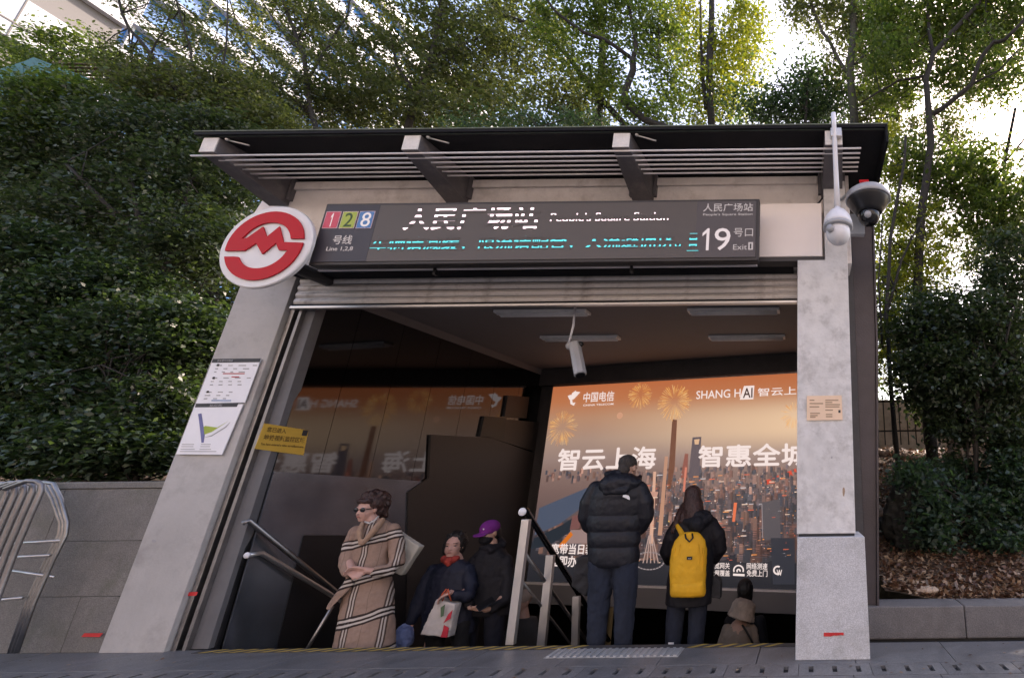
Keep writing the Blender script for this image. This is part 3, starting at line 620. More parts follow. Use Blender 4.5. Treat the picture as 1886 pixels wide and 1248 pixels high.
for cx, cy, r_, n_ in [(1180, 726, 25, 130), (1243, 738, 34, 190), (1036, 786, 34, 150), (1462, 762, 24, 60)]:     # fireworks
    a, b_ = H(cx, cy); sc = r_*scl(cx, cy, 7.9)
    for k in range(n_):
        t = pr.uniform(0, 2*math.pi); r0 = sc*pr.uniform(.1, .5); r1 = sc*pr.uniform(.65, 1.05); w2 = .0028; dx, dz = math.cos(t), math.sin(t)
        if a+dx*r1 < .01: continue
        Q.append(([(a+dx*r0, b_+dz*r0), (a+dx*r1-dz*w2, b_+dz*r1-.05*r1/sc*.6+dx*w2), (a+dx*r1+dz*w2, b_+dz*r1-.05*r1/sc*.6-dx*w2)], pr.choice([(236, 182, 104), (244, 208, 146), (220, 150, 80)])))
colmesh('fireworks_print', Q, .0122)
Q = [(pxpoly([(980, 1045), (1470, 1040), (1470, 1090), (975, 1082)]), (36, 42, 50))]
q = pxpoly([(1225, 1038), (1466, 1030), (1466, 1085.5), (1225, 1079)]); 
AO = .017
text('lettering', '智云上海', pp, (1027, 866), (1210, 822), mt['ad_white'], AD, 0, off=AO, fat=.022)
text('lettering', '智惠全城', pp, (1287, 860), (1490, 815), mt['ad_white'], AD, 0, off=AO, fat=.022)
text('lettering', '中国电信', pp, (1075, 741), (1133, 720), mt['ad_white'], AD, 0, off=AO, fat=.012)
text('lettering', 'CHINA TELECOM', pp, (1075, 748), (1131, 742), mt['ad_white'], AD, .01, off=AO)
text('lettering', 'SHANG H', pp, (1283, 735), (1365, 716), mt['ad_white'], AD, 0, off=AO, fat=.012)
MB().plate(pp, pxpoly([(1363, 736), (1388, 735), (1390, 710), (1371, 711)]), .002, AO).build('letter_block', mt['ad_white'], AD)
text('lettering', 'AI', pp, (1369, 733), (1387, 714), mt['ad_dark'], AD, .012, off=AO+.003)
text('lettering', '智云上海', pp, (1396, 730), (1492, 710), mt['ad_white'], AD, .008, off=AO)
text('lettering', '宽带当日装', pp, (1016, 1019), (1096, 1001), mt['ad_white'], AD, 0, off=AO, fat=.022)
text('lettering', '立即办', pp, (1014, 1042), (1064, 1023), mt['ad_white'], AD, 0, off=AO, fat=.022)
text('lettering', '光宽网关', pp, (1308, 1046), (1345, 1035), mt['ad_white'], AD, 0, off=AO, fat=.012)
text('lettering', '全屋覆盖', pp, (1308, 1059), (1345, 1049), mt['ad_white'], AD, 0, off=AO, fat=.012)
text('lettering', '网络测速', pp, (1376, 1047), (1414, 1036), mt['ad_white'], AD, 0, off=AO, fat=.012)
text('lettering', '免费上门', pp, (1376, 1060), (1414, 1049), mt['ad_white'], AD, 0, off=AO, fat=.012)
text('logo_letters', 'W', pp, (1431, 1059), (1441, 1048), mt['ad_white'], AD, .02, off=AO)
def ringpoly(cx, cy, r0, r1, a0, a1, n=20):
    return [H(cx+r1*math.cos(R(a0+(a1-a0)*k/n)), cy-r1*math.sin(R(a0+(a1-a0)*k/n))) for k in range(n+1)] + [H(cx+r0*math.cos(R(a1+(a0-a1)*k/n)), cy-r0*math.sin(R(a1+(a0-a1)*k/n))) for k in range(n+1)]
def ad_shape(name, poly): return extruded(pp, poly, .002, AO).build(name, mt['ad_white'], AD)
ad_shape('logo_arc', ringpoly(1433, 1049, 5.5, 8.5, 60, 300))
ad_shape('icon_arch', ringpoly(1361, 1049, 7.5, 10, -20, 200)); ad_shape('icon_base', pxpoly([(1351, 1059), (1372, 1060), (1372, 1056), (1351, 1055)])); ad_shape('icon_dial', ringpoly(1361, 1050, 1.5, 4, -30, 230))
# telecom emblem: a wing-like stroke crossing a bowl
ad_shape('logo_wing', pxpoly([(1047, 729), (1050, 736), (1058, 735), (1070, 722), (1062, 721), (1056, 728), (1052, 727)]))
ad_shape('logo_wing', pxpoly([(1055, 724), (1062, 719), (1060, 726), (1055, 737), (1056, 742), (1061, 741), (1058, 747), (1052, 744), (1051, 735)]))

# ================================================================== NOTICES AND PLAQUES
pl0 = Plane((0, 4.585, 0), (1, 0, 0))
def quadbox(name, pl, pts, t, mat, par=None, off=0): return extruded(pl, [pl.hit(*p) for p in pts], t, off).build(name, mat, par)
nt1 = quadbox('timetable_notice', pl0, [(362, 743), (452, 741), (482, 660), (394, 661)], .006, mt['paper'])
tag(nt1, 'upper white timetable notice with a black heading on the left pillar', 'notice')
nt2 = quadbox('map_notice', pl0, [(326, 836), (410, 837), (449, 744), (361, 745)], .007, mt['paper'])
tag(nt2, 'lower white notice with a blue and green map on the left pillar', 'notice')
def on(pl, par, name, pts, mat, off=.008, t=.001): return extruded(pl, [pl.hit(*p) for p in pts], t, off).build(name, mat, par)
on(pl0, nt1, 'heading_bar', [(392, 668), (480, 667), (482, 660), (394, 661)], mt['ink'])
on(pl0, nt2, 'heading_bar', [(361, 750), (438, 749), (441, 742), (363, 743)], mt['ink'])
text('heading_text', '首末班车时刻表', pl0, (402, 666.5), (432, 662), mt['ink_grey'], nt1, off=.0095)
text('heading_text', '站层图', pl0, (388, 748.5), (412, 744), mt['ink_grey'], nt2, off=.0095)
def pxl(px, py, w_, pl, par, mat, h=2.2, nm='text_line'):
    return on(pl, par, nm, [(px, py+h/2), (px+w_, py+h/2), (px+w_+h*.35, py-h/2), (px+h*.35, py-h/2)], mat)
for (px, py, ws) in [(399, 673, [14, 10, 17, 10]), (398, 679, [6, 9, 9, 14]), (396, 685, [5, 7, 6, 14]), (392, 696, [12, 12, 13, 9]), (390, 702.5, [6, 8, 8, 8]), (388, 708.5, [7, 9, 8, 9]), (381, 722, [13, 11, 8]), (379, 728, [12, 9, 7]), (377, 734, [8, 9, 7])]:
    x = px
    for w_ in ws: pxl(x, py, w_*.8, pl0, nt1, mt['ink_grey'], 1.7); x += w_+9
pxl(412, 688, 40, pl0, nt1, mt['paint_red'], 1.6, 'line_bar'); pxl(391, 737.5, 36, pl0, nt1, mt['sq_blue'], 1.6, 'line_bar'); pxl(428, 694, 14, pl0, nt1, mt['paint_red'], 1.6)
for px, py, t_ in [(401, 672.5, '1'), (393, 696, '2'), (382, 721.5, '8')]: on(pl0, nt1, 'line_mark', [(px, py+2), (px+4, py+2), (px+5, py-2), (px+1, py-2)], mt['ink'])
mt['mapblue'] = M('map_blue', (.14, .15, .35), .6, bump=0); mt['mapgreen'] = M('map_green', (.35, .45, .05), .6, bump=0)
on(pl0, nt2, 'map_blue', [(373, 815), (377, 815), (379, 801), (373, 761), (367, 762), (371, 795)], mt['mapblue'])
on(pl0, nt2, 'map_green', [(378, 800), (392, 795), (418, 778), (423, 775), (402, 787), (380, 784), (377, 786)], mt['mapgreen'])
on(pl0, nt2, 'map_street', [(376, 806), (392, 803), (418, 787), (426, 777), (416, 786), (392, 801)], mt['ink_grey'])
for py, w_ in [(818, 22), (822, 22), (827, 26), (831, 40)]: pxl(337-(py-818)*.3, py, w_, pl0, nt2, mt['ink_grey'], 1.2); pxl(372-(py-818)*.3, py, w_*.8, pl0, nt2, mt['ink_grey'], 1.2)
# beige plaque on right pillar
plr = Plane((0, 4.298, 0), (1, 0, 0))
pq = quadbox('wall_plaque', plr, [(1486, 774), (1552, 773), (1550, 728), (1486, 729)], .008, mt['brass']); tag(pq, 'small beige information plaque high on the right pillar', 'plaque')
for (px, py, w_) in [(1491, 737, 9), (1491, 743, 25), (1491, 749, 18), (1492, 761, 18), (1492, 765, 14), (1492, 768, 10), (1520, 737, 24), (1520, 741, 13), (1520, 745, 27), (1520, 749, 26), (1520, 755, 14), (1521, 763, 12), (1521, 767, 12)]:
    on(plr, pq, 'text_line', [(px, py+1), (px+w_, py+1), (px+w_, py-1), (px, py-1)], mt['brass_ink'], .009)
on(plr, pq, 'emblem_spot', [(1544, 760), (1548, 760), (1548, 755), (1544, 755)], mt['ink'], .009)
# red scraps
pg = Plane((0, 4.232, 0), (1, 0, 0))
rs = extruded(pg, [pg.hit(*p) for p in [(1517, 1171), (1530, 1171), (1536, 1169), (1552, 1168), (1554, 1164), (1517, 1164)]], .002).build('red_sticker', mt['red']); tag(rs, 'torn red sticker low on the granite base of the right pillar', 'sticker')
text('lettering', '禁止停车', Plane((0, 4.2295, 0), (1, 0, 0)), (1532, 1170), (1555, 1164.5), mt['red'], rs, .02, .001)
pw = Plane((0, 4.598, 0), (1, 0, 0)); rs = extruded(pw, [pw.hit(*p) for p in [(150, 1172), (184, 1172), (190, 1165), (156, 1165)]], .002).build('red_sticker', mt['red']); tag(rs, 'red strip low on the granite wall left of the left pillar', 'sticker')
pj = Plane((0, 4.635, 0), (1, 0, 0)); rs = extruded(pj, [pj.hit(*p) for p in [(332, 1097), (362, 1096), (365, 1089), (336, 1090)]], .002).build('red_sticker', mt['red']); tag(rs, 'red strip of tape across the left shutter guide', 'sticker')
# chips and stains that have an outline of their own on the pillars
for k, (px, py, w_, h_, Yp) in enumerate([(1554, 904, 5, 17, 4.299), (1532, 842, 3, 4, 4.299), (284, 996, 10, 7, 4.598), (1472, 937, 3, 3, 4.299)]):
    p = Plane((0, Yp, 0), (1, 0, 0)); pts = [(px+w_/2*math.cos(a)*rnd.uniform(.8, 1.2), py+h_/2*math.sin(a)*rnd.uniform(.8, 1.2)) for a in [2*math.pi*i/9 for i in range(9)]]
    extruded(p, [p.hit(*q) for q in pts][::-1], .001).build('paint_chip', mt['ink_grey'] if k else mt['brass_ink'], E_)
# yellow notice on the polished wall
yn = extruded(MW, [(a, b) for a, b in [MW.hit(*p) for p in [(468, 826), (558, 838), (567, 792), (486, 779)]]], .004, .002).build('yellow_notice', mt['yellow']); tag(yn, 'yellow camera surveillance notice stuck on the polished left wall', 'notice')
mt['ynk'] = M('yellow_ink', (.16, .09, .02), .6, bump=0)
def txw(body, bl, tr, t_off): 
    return text('lettering', body, MW, bl, tr, mt['ynk'], yn, .02, .001, t_off)
txw('您已进入', (485, 796), (522, 793), .008) if False else None
a0, b0 = MW.hit(468, 826); a1, b1 = MW.hit(558, 838); b2 = MW.hit(486, 779)[1]; hY = b2-b0; wY = a1-a0
def ytext(body, u0, v0, u1, v1):
    class T:
        n = MW.n; ex = MW.ex; ez = MW.ez
        def hit(s, u, v): return a0+wY*u, b0+hY*v
        def P(s, a, b, off=0): return MW.P(a, b, off)
    return text('lettering', body, T(), (u0, v0), (u1, v1), mt['ynk'], yn, .02, .001, .0065)
ytext('您已进入', .12, .68, .5, .88); ytext('地铁视频监控区域', .10, .36, .93, .58); ytext('You have entered a video surveillance area', .08, .16, .95, .25)
extruded(MW, [(a0+wY*u, b0+hY*v) for u, v in [(.84, .66), (.95, .66), (.95, .9), (.84, .9)]], .001, .0065).build('notice_icon', mt['ink'], yn)

# ================================================================== CAMERAS
c1 = thing('dome_camera', aty(1540, 430, 4.02), 'white dome security camera on the end of a long white pole', 'security camera')
P1 = aty(1541, 398, 3.98); top = aty(1539, 232, 3.72)
X1, Y1, Z1 = P1
MB().tube([(X1-.02, 3.70, 4.50), (X1-.018, 3.70, 4.36), (X1+.0, Y1-.10, Z1+.30), (X1, Y1-.12, Z1+.02)], [.022, .022, .024, .03], 14).build('pole', mt['white'], c1, True)
C1 = Vector((X1, Y1-.12, Z1))
s1 = 1/ (1/scl(1540, 430, C1.y)); k1 = scl(1540, 430, C1.y)
MB().lathe(C1, [(.006, .02), (5*k1, .018), (7*k1, 6*k1*-.2), (15*k1, -6*k1), (23*k1, -17*k1), (26.5*k1, -29*k1), (27*k1, -34*k1), (25*k1, -35*k1)], 32).build('housing', mt['white'], c1, True)
MB().lathe(C1, [(27*k1, -34*k1), (28*k1, -36*k1), (28*k1, -40*k1), (26*k1, -42*k1), (22*k1, -42*k1)], 32).build('ring', mt['camgrey'], c1, True)
MB().ell(C1+Vector((0, 0, -50*k1)), (22.5*k1, 22.5*k1, 24*k1), 28, 16).build('ball', mt['white'], c1, True)
MB().tube([C1+Vector((-14*k1, -16*k1, -50*k1)), C1+Vector((-17*k1, -21*k1, -51*k1))], [8*k1, 7*k1], 16).build('lens', mt['camgrey'], c1, True)
MB().box(X1-.05, X1+.05, 3.715, 3.764, 4.27, 4.36).build('pole_clamp', mt['steel'], c1, bevel=.006)
c2 = thing('dome_camera', aty(1600, 400, 4.1), 'larger grey and black dome security camera under the right canopy corner', 'security camera')
C2 = aty(1598, 352, 4.02); k2 = scl(1598, 380, C2.y)
MB().lathe(C2, [(9*k2, 4*k2), (20*k2, 2*k2), (33*k2, -2*k2), (40*k2, -8*k2), (42*k2, -20*k2), (41*k2, -21*k2)], 36).build('hood', mt['camgrey'], c2, True)
MB().lathe(C2, [(40*k2, -20*k2), (39*k2, -24*k2), (30*k2, -38*k2), (26*k2, -42*k2), (23*k2, -48*k2), (20*k2, -48*k2)], 36).build('housing', mt['black'], c2, True)
MB().ell(C2+Vector((0, 0, -52*k2)), (20.5*k2, 20.5*k2, 20*k2), 26, 14).build('dome_glass', mt['gloss_black'], c2, True)
MB().tube([C2+Vector((-4*k2, -15*k2, -58*k2)), C2+Vector((-5*k2, -20*k2, -60*k2))], [7*k2, 6*k2], 14).build('lens', mt['camgrey'], c2, True)
MB().tube([C2+Vector((0, 0, 0)), C2+Vector((0, .01, .085))], [.022, .026], 12).build('neck', mt['white'], c2, True)
MB().tube([C2+Vector((0, .0, .085)), C2+Vector((-.12, .10, .095)), C2+Vector((-.26, .33, .09))], .016, 10).build('arm', mt['camgrey'], c2, True)
MB().box(C2.x-.075, C2.x+.015, C2.y-.012, C2.y+.004, C2.z+.088, C2.z+.118).build('red_bracket', mt['paint_red'], c2, bevel=.004)
quadbox('junction_box', Plane((0, 4.30, 0), (1, 0, 0)), [(1566, 436), (1592, 436), (1590, 400), (1562, 400)], .06, mt['camgrey'], c2)
c3p = aty(1062, 660, 4.95); c3 = thing('bullet_camera', c3p, 'grey bullet camera hanging from a bent pole under the shutter', 'security camera')
MB().tube([aty(1060, 560, 4.9), aty(1056, 600, 4.9), aty(1047, 634, 4.95)], .012, 10).build('pole', mt['white'], c3, True)
MB().ell(aty(1050, 637, 4.95), .045, 14, 9).build('joint', mt['camgrey'], c3, True)
a_ = aty(1058, 632, 4.95); b_ = aty(1069, 690, 4.86)
MB().tube([a_, a_.lerp(b_, .04), b_.lerp(a_, .02), b_], [.052, .060, .062, .055], 8).build('body', mt['camgrey'], c3)
MB().tube([b_, b_+(b_-a_).normalized()*.008], .045, 20).build('lens_cover', mt['black'], c3)
MB().ell(aty(1069, 634, 4.95), (.035, .035, .03), 10, 7).build('rear_cap', mt['black'], c3, True)
# loose cable at the fascia corner
cb = MB().tube([aty(1430, 382, 4.44), aty(1462, 385, 4.43), aty(1490, 382, 4.42), aty(1508, 374, 4.40), aty(1518, 360, 4.36), aty(1524, 345, 4.3)], .009, 6).build('loose_cable', mt['ink'], None, True); tag(cb, 'loose dark cable hanging at the right corner of the fascia', 'cable')

# ================================================================== HANDRAILS
def post(p0, p1, r, par, mat=None, nm='post'): return MB().tube([p0, p1], r, 12).build(nm, mat or mt['steel'], par, True)
hr = thing('handrail', (-2.5, 4.7, 0), 'steel handrail down the middle of the stairs with a round end cap', 'handrail')
A = aty(962, 942, 4.70); Bv = Vector((0, 1, -.70)); xh = A.x
r0 = Vector((xh, 4.76, A.z+.005))
MB().tube([A, A+Vector((0.012, .05, .004)), r0+Bv*.02, r0+Bv*1.0, r0+Bv*2.4], [.027]*5, 14).build('top_rail', mt['gloss_black'], hr, True)
MB().lathe(A+Vector((0, .0, 0)), [(.001, .012), (.03, .010), (.037, 0), (.03, -.012)], 20, Matrix.Rotation(R(90), 3, 'X')).build('end_cap', mt['white'], hr, True)
hb = MB()
def slabpost(px0, py0, px1, py1, Y, wpx, nm='post'):
    a = aty(px0, py0, Y); b = aty(px1, py1, Y); b.z = max(b.z, -.6) if Y > 4.9 else 0; h_ = wpx*scl(px1, py1, Y)/2
    return MB().hexa([(b.x-h_, Y, b.z), (b.x+h_, Y, b.z), (b.x+h_, Y+.05, b.z), (b.x-h_, Y+.05, b.z)], [(a.x-h_, Y, a.z), (a.x+h_, Y, a.z), (a.x+h_, Y+.05, a.z), (a.x-h_, Y+.05, a.z)]).build(nm, mt['steel'], hr, bevel=.004)
slabpost(967, 956, 937, 1190, 4.69, 15)
slabpost(1012, 1022, 990, 1240, 5.25, 15)
slabpost(1060, 1098, 1054, 1260, 5.9, 13)
for dz in (.30, .52): MB().tube([(xh+.01, 4.74, A.z-dz), Vector((xh+.01, 4.74, A.z-dz))+Bv*2.4], .011 if dz > .4 else .016, 8).build('lower_rail', mt['steel_dark'], hr, True)
hl = thing('handrail', (-4.7, 4.8, 0), 'double steel handrail against the polished left wall', 'handrail')
A = aty(455, 1022, 4.66); xl = A.x
q0 = aty(482, 1018, 4.80)
MB().tube([A, q0, q0+Vector((.16, .9, -.62)), q0+Vector((.26, 1.5, -1.04))], .021, 12).build('lower_rail', mt['steel'], hl, True)
MB().lathe(A, [(.001, .012), (.022, .010), (.027, 0), (.02, -.012)], 16, Matrix.Rotation(R(90), 3, 'X')).build('end_cap', mt['white'], hl, True)
q1 = aty(452, 957, 4.78); q1.x = -4.86+.06
q1 = aty(458, 958, 4.62); q2 = aty(620, 1090, 5.45)
MB().tube([q1+Vector((-.03, -.01, -.02)), q1, q2, q2+(q2-q1)*.6], .021, 12).build('top_rail', mt['steel_dark'], hl, True)
MB().tube([aty(568, 1050, 5.5), aty(526, 1190, 5.5), aty(515, 1230, 5.5)], .019, 10).build('post', mt['steel'], hl, True)
MB().tube([aty(612, 1116, 5.1), aty(567, 1192, 5.1), aty(560, 1204, 5.1)], .015, 10).build('post', mt['steel_dark'], hl, True)
hull('glass_door_edge', [atz(383, 1194, .0)+Vector((0, .08, 0)), atz(392, 1194, 0)+Vector((0, .08, 0)), aty(452, 960, 4.72), aty(443, 960, 4.72)], (0, .03, 0), mt['rod'], .001) if False else None

# nosing tape and worn metal plate
nz = MB().box(-5.05, -.12, 4.560, 4.652, .0015, .004).build('nosing_strip', mt['tape_k'], pave)
x = -5.0
while x < -.25:
    if not (-2.0 < x < -1.05): MB().hexa([(x, 4.562, .0045), (x+.05, 4.562, .0045), (x+.16, 4.650, .0045), (x+.11, 4.650, .0045)], [(x, 4.562, .0055), (x+.05, 4.562, .0055), (x+.16, 4.650, .0055), (x+.11, 4.650, .0055)]).build('hazard_stripe', mt['tape_y'], nz)
    x += .125
pm = MB().box(-2.06, -1.02, 4.34, 4.555, .0015, .005).build('metal_plate', mt['tactile']); tag(pm, 'worn ribbed metal plate on the paving in front of the stairs', 'floor plate')
for k in range(20): MB().box(-2.045+.052*k, -2.045+.052*k+.022, 4.35, 4.545, .0055, .013).build('rib', mt['tactile'], pm)

# ================================================================== BARRIER ON THE LEFT
BR = thing('metal_barrier', atz(40, 1200, 0), 'stack of curved stainless steel barriers standing by the granite wall', 'barrier')
for k in range(5):
    Y = 4.05+.07*k; o_ = -17*k
    pts = [(-40+o_, 1215), (-12+o_, 1120), (18+o_, 1040), (44+o_, 975), (66+o_, 925), (78+o_, 900), (76+o_, 888), (60+o_, 883), (36+o_, 886)]
    pts = [(-40, 1225), (-8, 1110), (30, 1010), (58, 945), (76, 905), (78, 893), (68, 886), (50, 885), (10, 900)]
    MB().tube([aty(x-16*k, y+1.5*k, Y) for x, y in pts], .017, 10).build('hoop', mt['barrier'], BR, True)
for k in range(3):
    Y = 4.42+.05*k; pts = [(30-6*k, 1202), (62-6*k, 1110), (98-6*k, 1030), (121-6*k, 985), (124-6*k, 962), (112-8*k, 918), (98-9*k, 890), (80-9*k, 887)]
    MB().tube([aty(x, y, Y) for x, y in pts], .015, 10).build('hoop', mt['steel_dark'], BR, True)
for (a, b, c_, d_) in [(28, 1000, 112, 995), (0, 1027, 92, 1022), (-20, 1106, 42, 1100), (20, 1050, 100, 1062)]:
    MB().tube([aty(a, b, 4.42), aty(c_, d_, 4.45)], .011, 8).build('crossbar', mt['steel'], BR, True)
# ================================================================== PEOPLE
def tex(name, size):
    t = bpy.data.textures.get(name) or bpy.data.textures.new(name, 'CLOUDS'); t.noise_scale = size; return t
def blob(mb, name, mat, parent, vox=.009, smooth=3, disp=0, dsize=.05, origin=None):     # fuse overlapping shapes into one continuous skin
    me = bpy.data.meshes.new('tmp'); me.from_pydata(mb.v, [], mb.f); o = bpy.data.objects.new('tmp', me); COL.objects.link(o)
    r = o.modifiers.new('r', 'REMESH'); r.mode = 'VOXEL'; r.voxel_size = vox; r.use_smooth_shade = True
    s_ = o.modifiers.new('s', 'SMOOTH'); s_.factor = .5; s_.iterations = smooth
    if disp:
        d = o.modifiers.new('d', 'DISPLACE'); d.texture = tex('cl%.3f' % dsize, dsize); d.strength = disp; d.mid_level = .5; d.texture_coords = 'LOCAL'
    me2 = bpy.data.meshes.new_from_object(o.evaluated_get(bpy.context.evaluated_depsgraph_get())); bpy.data.objects.remove(o)
    v = np.empty(len(me2.vertices)*3); me2.vertices.foreach_get('co', v); v = v.reshape(-1, 3)
    oo = np.array(origin) if origin is not None else np.array([v[:, 0].mean(), v[:, 1].mean(), v[:, 2].min()])
    me2.vertices.foreach_set('co', (v-oo).ravel()); me2.name = name; me2.materials.clear(); me2.materials.append(mat); me2.shade_smooth()
    me2.validate(); ob = bpy.data.objects.new(name, me2); COL.objects.link(ob); place(ob, Vector(oo), parent); return ob
def limb(mb, pts, rs, k=12):
    pts = [Vector(p) for p in pts]; mb.tube(pts, rs, k)
    for p, r in zip(pts, rs): mb.ell(p, r, 12, 8)
def basis(fwd, tilt=0):
    f = Vector(fwd).normalized(); r = f.cross(Vector((0, 0, 1))).normalized(); u = r.cross(f).normalized(); return r, f, u
def head_shape(mb, c, h, fwd, neck_to=None):
    """c = middle of the head (eye level), h = chin to crown"""
    r, f, u = basis(fwd); rot = Matrix((r, f, u)).transposed(); c = Vector(c)
    def P(x, y, z): return c + (r*x + f*y + u*z)*h
    mb.ell(P(0, -.06, .13), (.34*h, .41*h, .37*h), 18, 12, rot)
    mb.ell(P(0, .10, -.12), (.285*h, .30*h, .34*h), 16, 10, rot)
    mb.ell(P(0, .20, -.38), (.15*h, .15*h, .11*h), 12, 8, rot)           # chin
    mb.ell(P(.14, .24, -.14), (.10*h, .12*h, .11*h), 10, 7, rot); mb.ell(P(-.14, .24, -.14), (.10*h, .12*h, .11*h), 10, 7, rot)     # cheeks
    limb(mb, [P(0, .33, .02), P(0, .41, -.12)], [.045*h, .065*h], 8)     # nose
    limb(mb, [P(.17, .31, .10), P(0, .36, .08), P(-.17, .31, .10)], [.05*h]*3, 8)  # brow
    limb(mb, [P(.07, .355, -.25), P(-.07, .355, -.25)], [.04*h]*2, 8)    # mouth
    for s_ in (1, -1): mb.ell(P(.34*s_, -.02, -.03), (.045*h, .08*h, .13*h), 10, 7, rot)
    if neck_to is not None: limb(mb, [P(0, -.05, -.2), neck_to], [.23*h, .26*h])
    return P, r, f, u
def face_bits(par, P, h, r, f, u, skin_lip, glasses=False, mask=False):
    rot = Matrix((r, f, u)).transposed()
    if not glasses:
        for s_ in (1, -1):
            MB().ell(P(.15*s_, .355, .02), (.055*h, .03*h, .022*h), 10, 6, rot).build('eye', mt['ink'], par, True)
            MB().tube([P(.07*s_, .40, .115), P(.22*s_, .345, .125)], .012*h, 6).build('eyebrow', mt['hair'], par, True)
    if not mask: MB().ell(P(0, .39, -.25), (.085*h, .03*h, .026*h), 10, 6, rot).build('lips', skin_lip, par, True)
def hand(mb, w, d, n, s=1.0, curl=.5, thumb=1):
    """wrist w, direction d, palm normal n: palm, four bent fingers of unequal length and a thumb"""
    d = Vector(d).normalized(); n = Vector(n); n = (n - d*n.dot(d)).normalized(); x = d.cross(n)*thumb; w = Vector(w)
    for k in range(4):
        t = (k-1.5)/1.5; mb.tube([w + x*.018*s*t, w + d*.085*s + x*.034*s*t], [.014*s, .012*s], 8).ell(w + d*.05*s + x*.026*s*t, .016*s, 8, 6)
    for k, Lk in enumerate([.066, .076, .072, .056]):
        t = (k-1.5)/1.5; p = w + d*.088*s + x*.034*s*t; a = curl*.6; pts = [p]; dd = d.copy()
        for seg in (.45, .32, .23):
            dd = (dd*math.cos(a) + n*math.sin(a)).normalized(); p = p + dd*Lk*seg*s*1.1; pts.append(p.copy()); n2 = d.cross(x)*0; a = curl
            dd = dd
        limb(mb, pts, [.0098*s, .0092*s, .0085*s, .0075*s], 8)
    limb(mb, [w + d*.02*s - x*.028*s, w + d*.05*s - x*.052*s + n*.012*s, w + d*.078*s - x*.052*s + n*.024*s], [.014*s, .0115*s, .0095*s], 8)
def lrings(Y, rows, k=22, yaw=0): # rows: (px_left, px_right, py, depth_radius, dy)
    out = []
    for (xl, xr, py, ry, dy) in rows:
        a = aty(xl, py, Y+dy); b = aty(xr, py, Y+dy); c = (a+b)/2; out.append(((c.x, c.y, c.z), (b.x-a.x)/2, ry, yaw))
    return out
def dens(rows, n=4):      # interpolate rows smoothly
    out = []
    for i in range(len(rows)-1):
        for k in range(n): t = k/n; out.append(tuple(a+(b-a)*t for a, b in zip(rows[i], rows[i+1])))
    return out+[rows[-1]]
mt['skin'] = M('skin', (.42, .25, .19), .5, var=.06, scale=20, bump=.05, bscale=120); mt['skin_pink'] = M('skin_pink', (.50, .29, .24), .5, var=.06, scale=20, bump=.05)
mt['lips'] = M('lips', (.30, .10, .09), .5, bump=0); mt['hair'] = M('black_hair', (.009, .007, .007), .5, var=.5, scale=40, bump=.8, bscale=120)
mt['hair_brown'] = M('brown_hair', (.038, .016, .014), .45, var=.6, scale=30, bump=.9, bscale=110); mt['hair_grey'] = M('short_hair', (.035, .028, .026), .7, var=.5, scale=80, bump=.8, bscale=160)
mt['navy'] = fabric('navy_jacket', (.010, .013, .028), .6); mt['blackcloth'] = fabric('black_jacket', (.008, .008, .012), .7); mt['puffer'] = fabric('black_puffer', (.010, .0105, .016), .5, bump=.15)
mt['jeans'] = fabric('dark_jeans', (.016, .021, .036), .85, var=.35, weave=300); mt['jeans2'] = fabric('navy_trousers', (.010, .012, .022), .85, var=.3)
mt['trouser_black'] = fabric('black_trousers', (.012, .012, .014), .8); mt['shoe'] = M('dark_shoe', (.02, .02, .02), .5)
mt['purple'] = fabric('purple_cap', (.17, .03, .21), .95, spec=.1); mt['scarf'] = fabric('red_scarf', (.33, .045, .035), .8, var=.5)
mt['cream'] = fabric('cream_canvas', (.42, .39, .34), .8, var=.08); mt['bagblack'] = fabric('black_bag', (.018, .018, .022), .6); mt['baggrey'] = fabric('dark_grey_bag', (.035, .035, .038), .7)
mt['backpack'] = fabric('yellow_backpack', (.66, .34, .018), .65, var=.1, bump=.15); mt['beigecoat'] = fabric('beige_coat', (.24, .19, .155), .85); mt['hatbeige'] = fabric('beige_hat', (.34, .27, .225), .85, var=.3)
mt['bluebag'] = fabric('light_blue_cloth', (.16, .20, .36), .8, var=.3); mt['bagwhite'] = fabric('white_shopping_bag', (.50, .47, .46), .6, var=.1); mt['bagred'] = fabric('red_print', (.5, .03, .05), .6, bump=0); mt['baggreen'] = fabric('green_print', (.08, .14, .08), .6, bump=0)
mt['orange'] = M('orange_handle', (.55, .10, .04), .6); mt['strapblack'] = M('black_strap', (.01, .01, .01), .6)
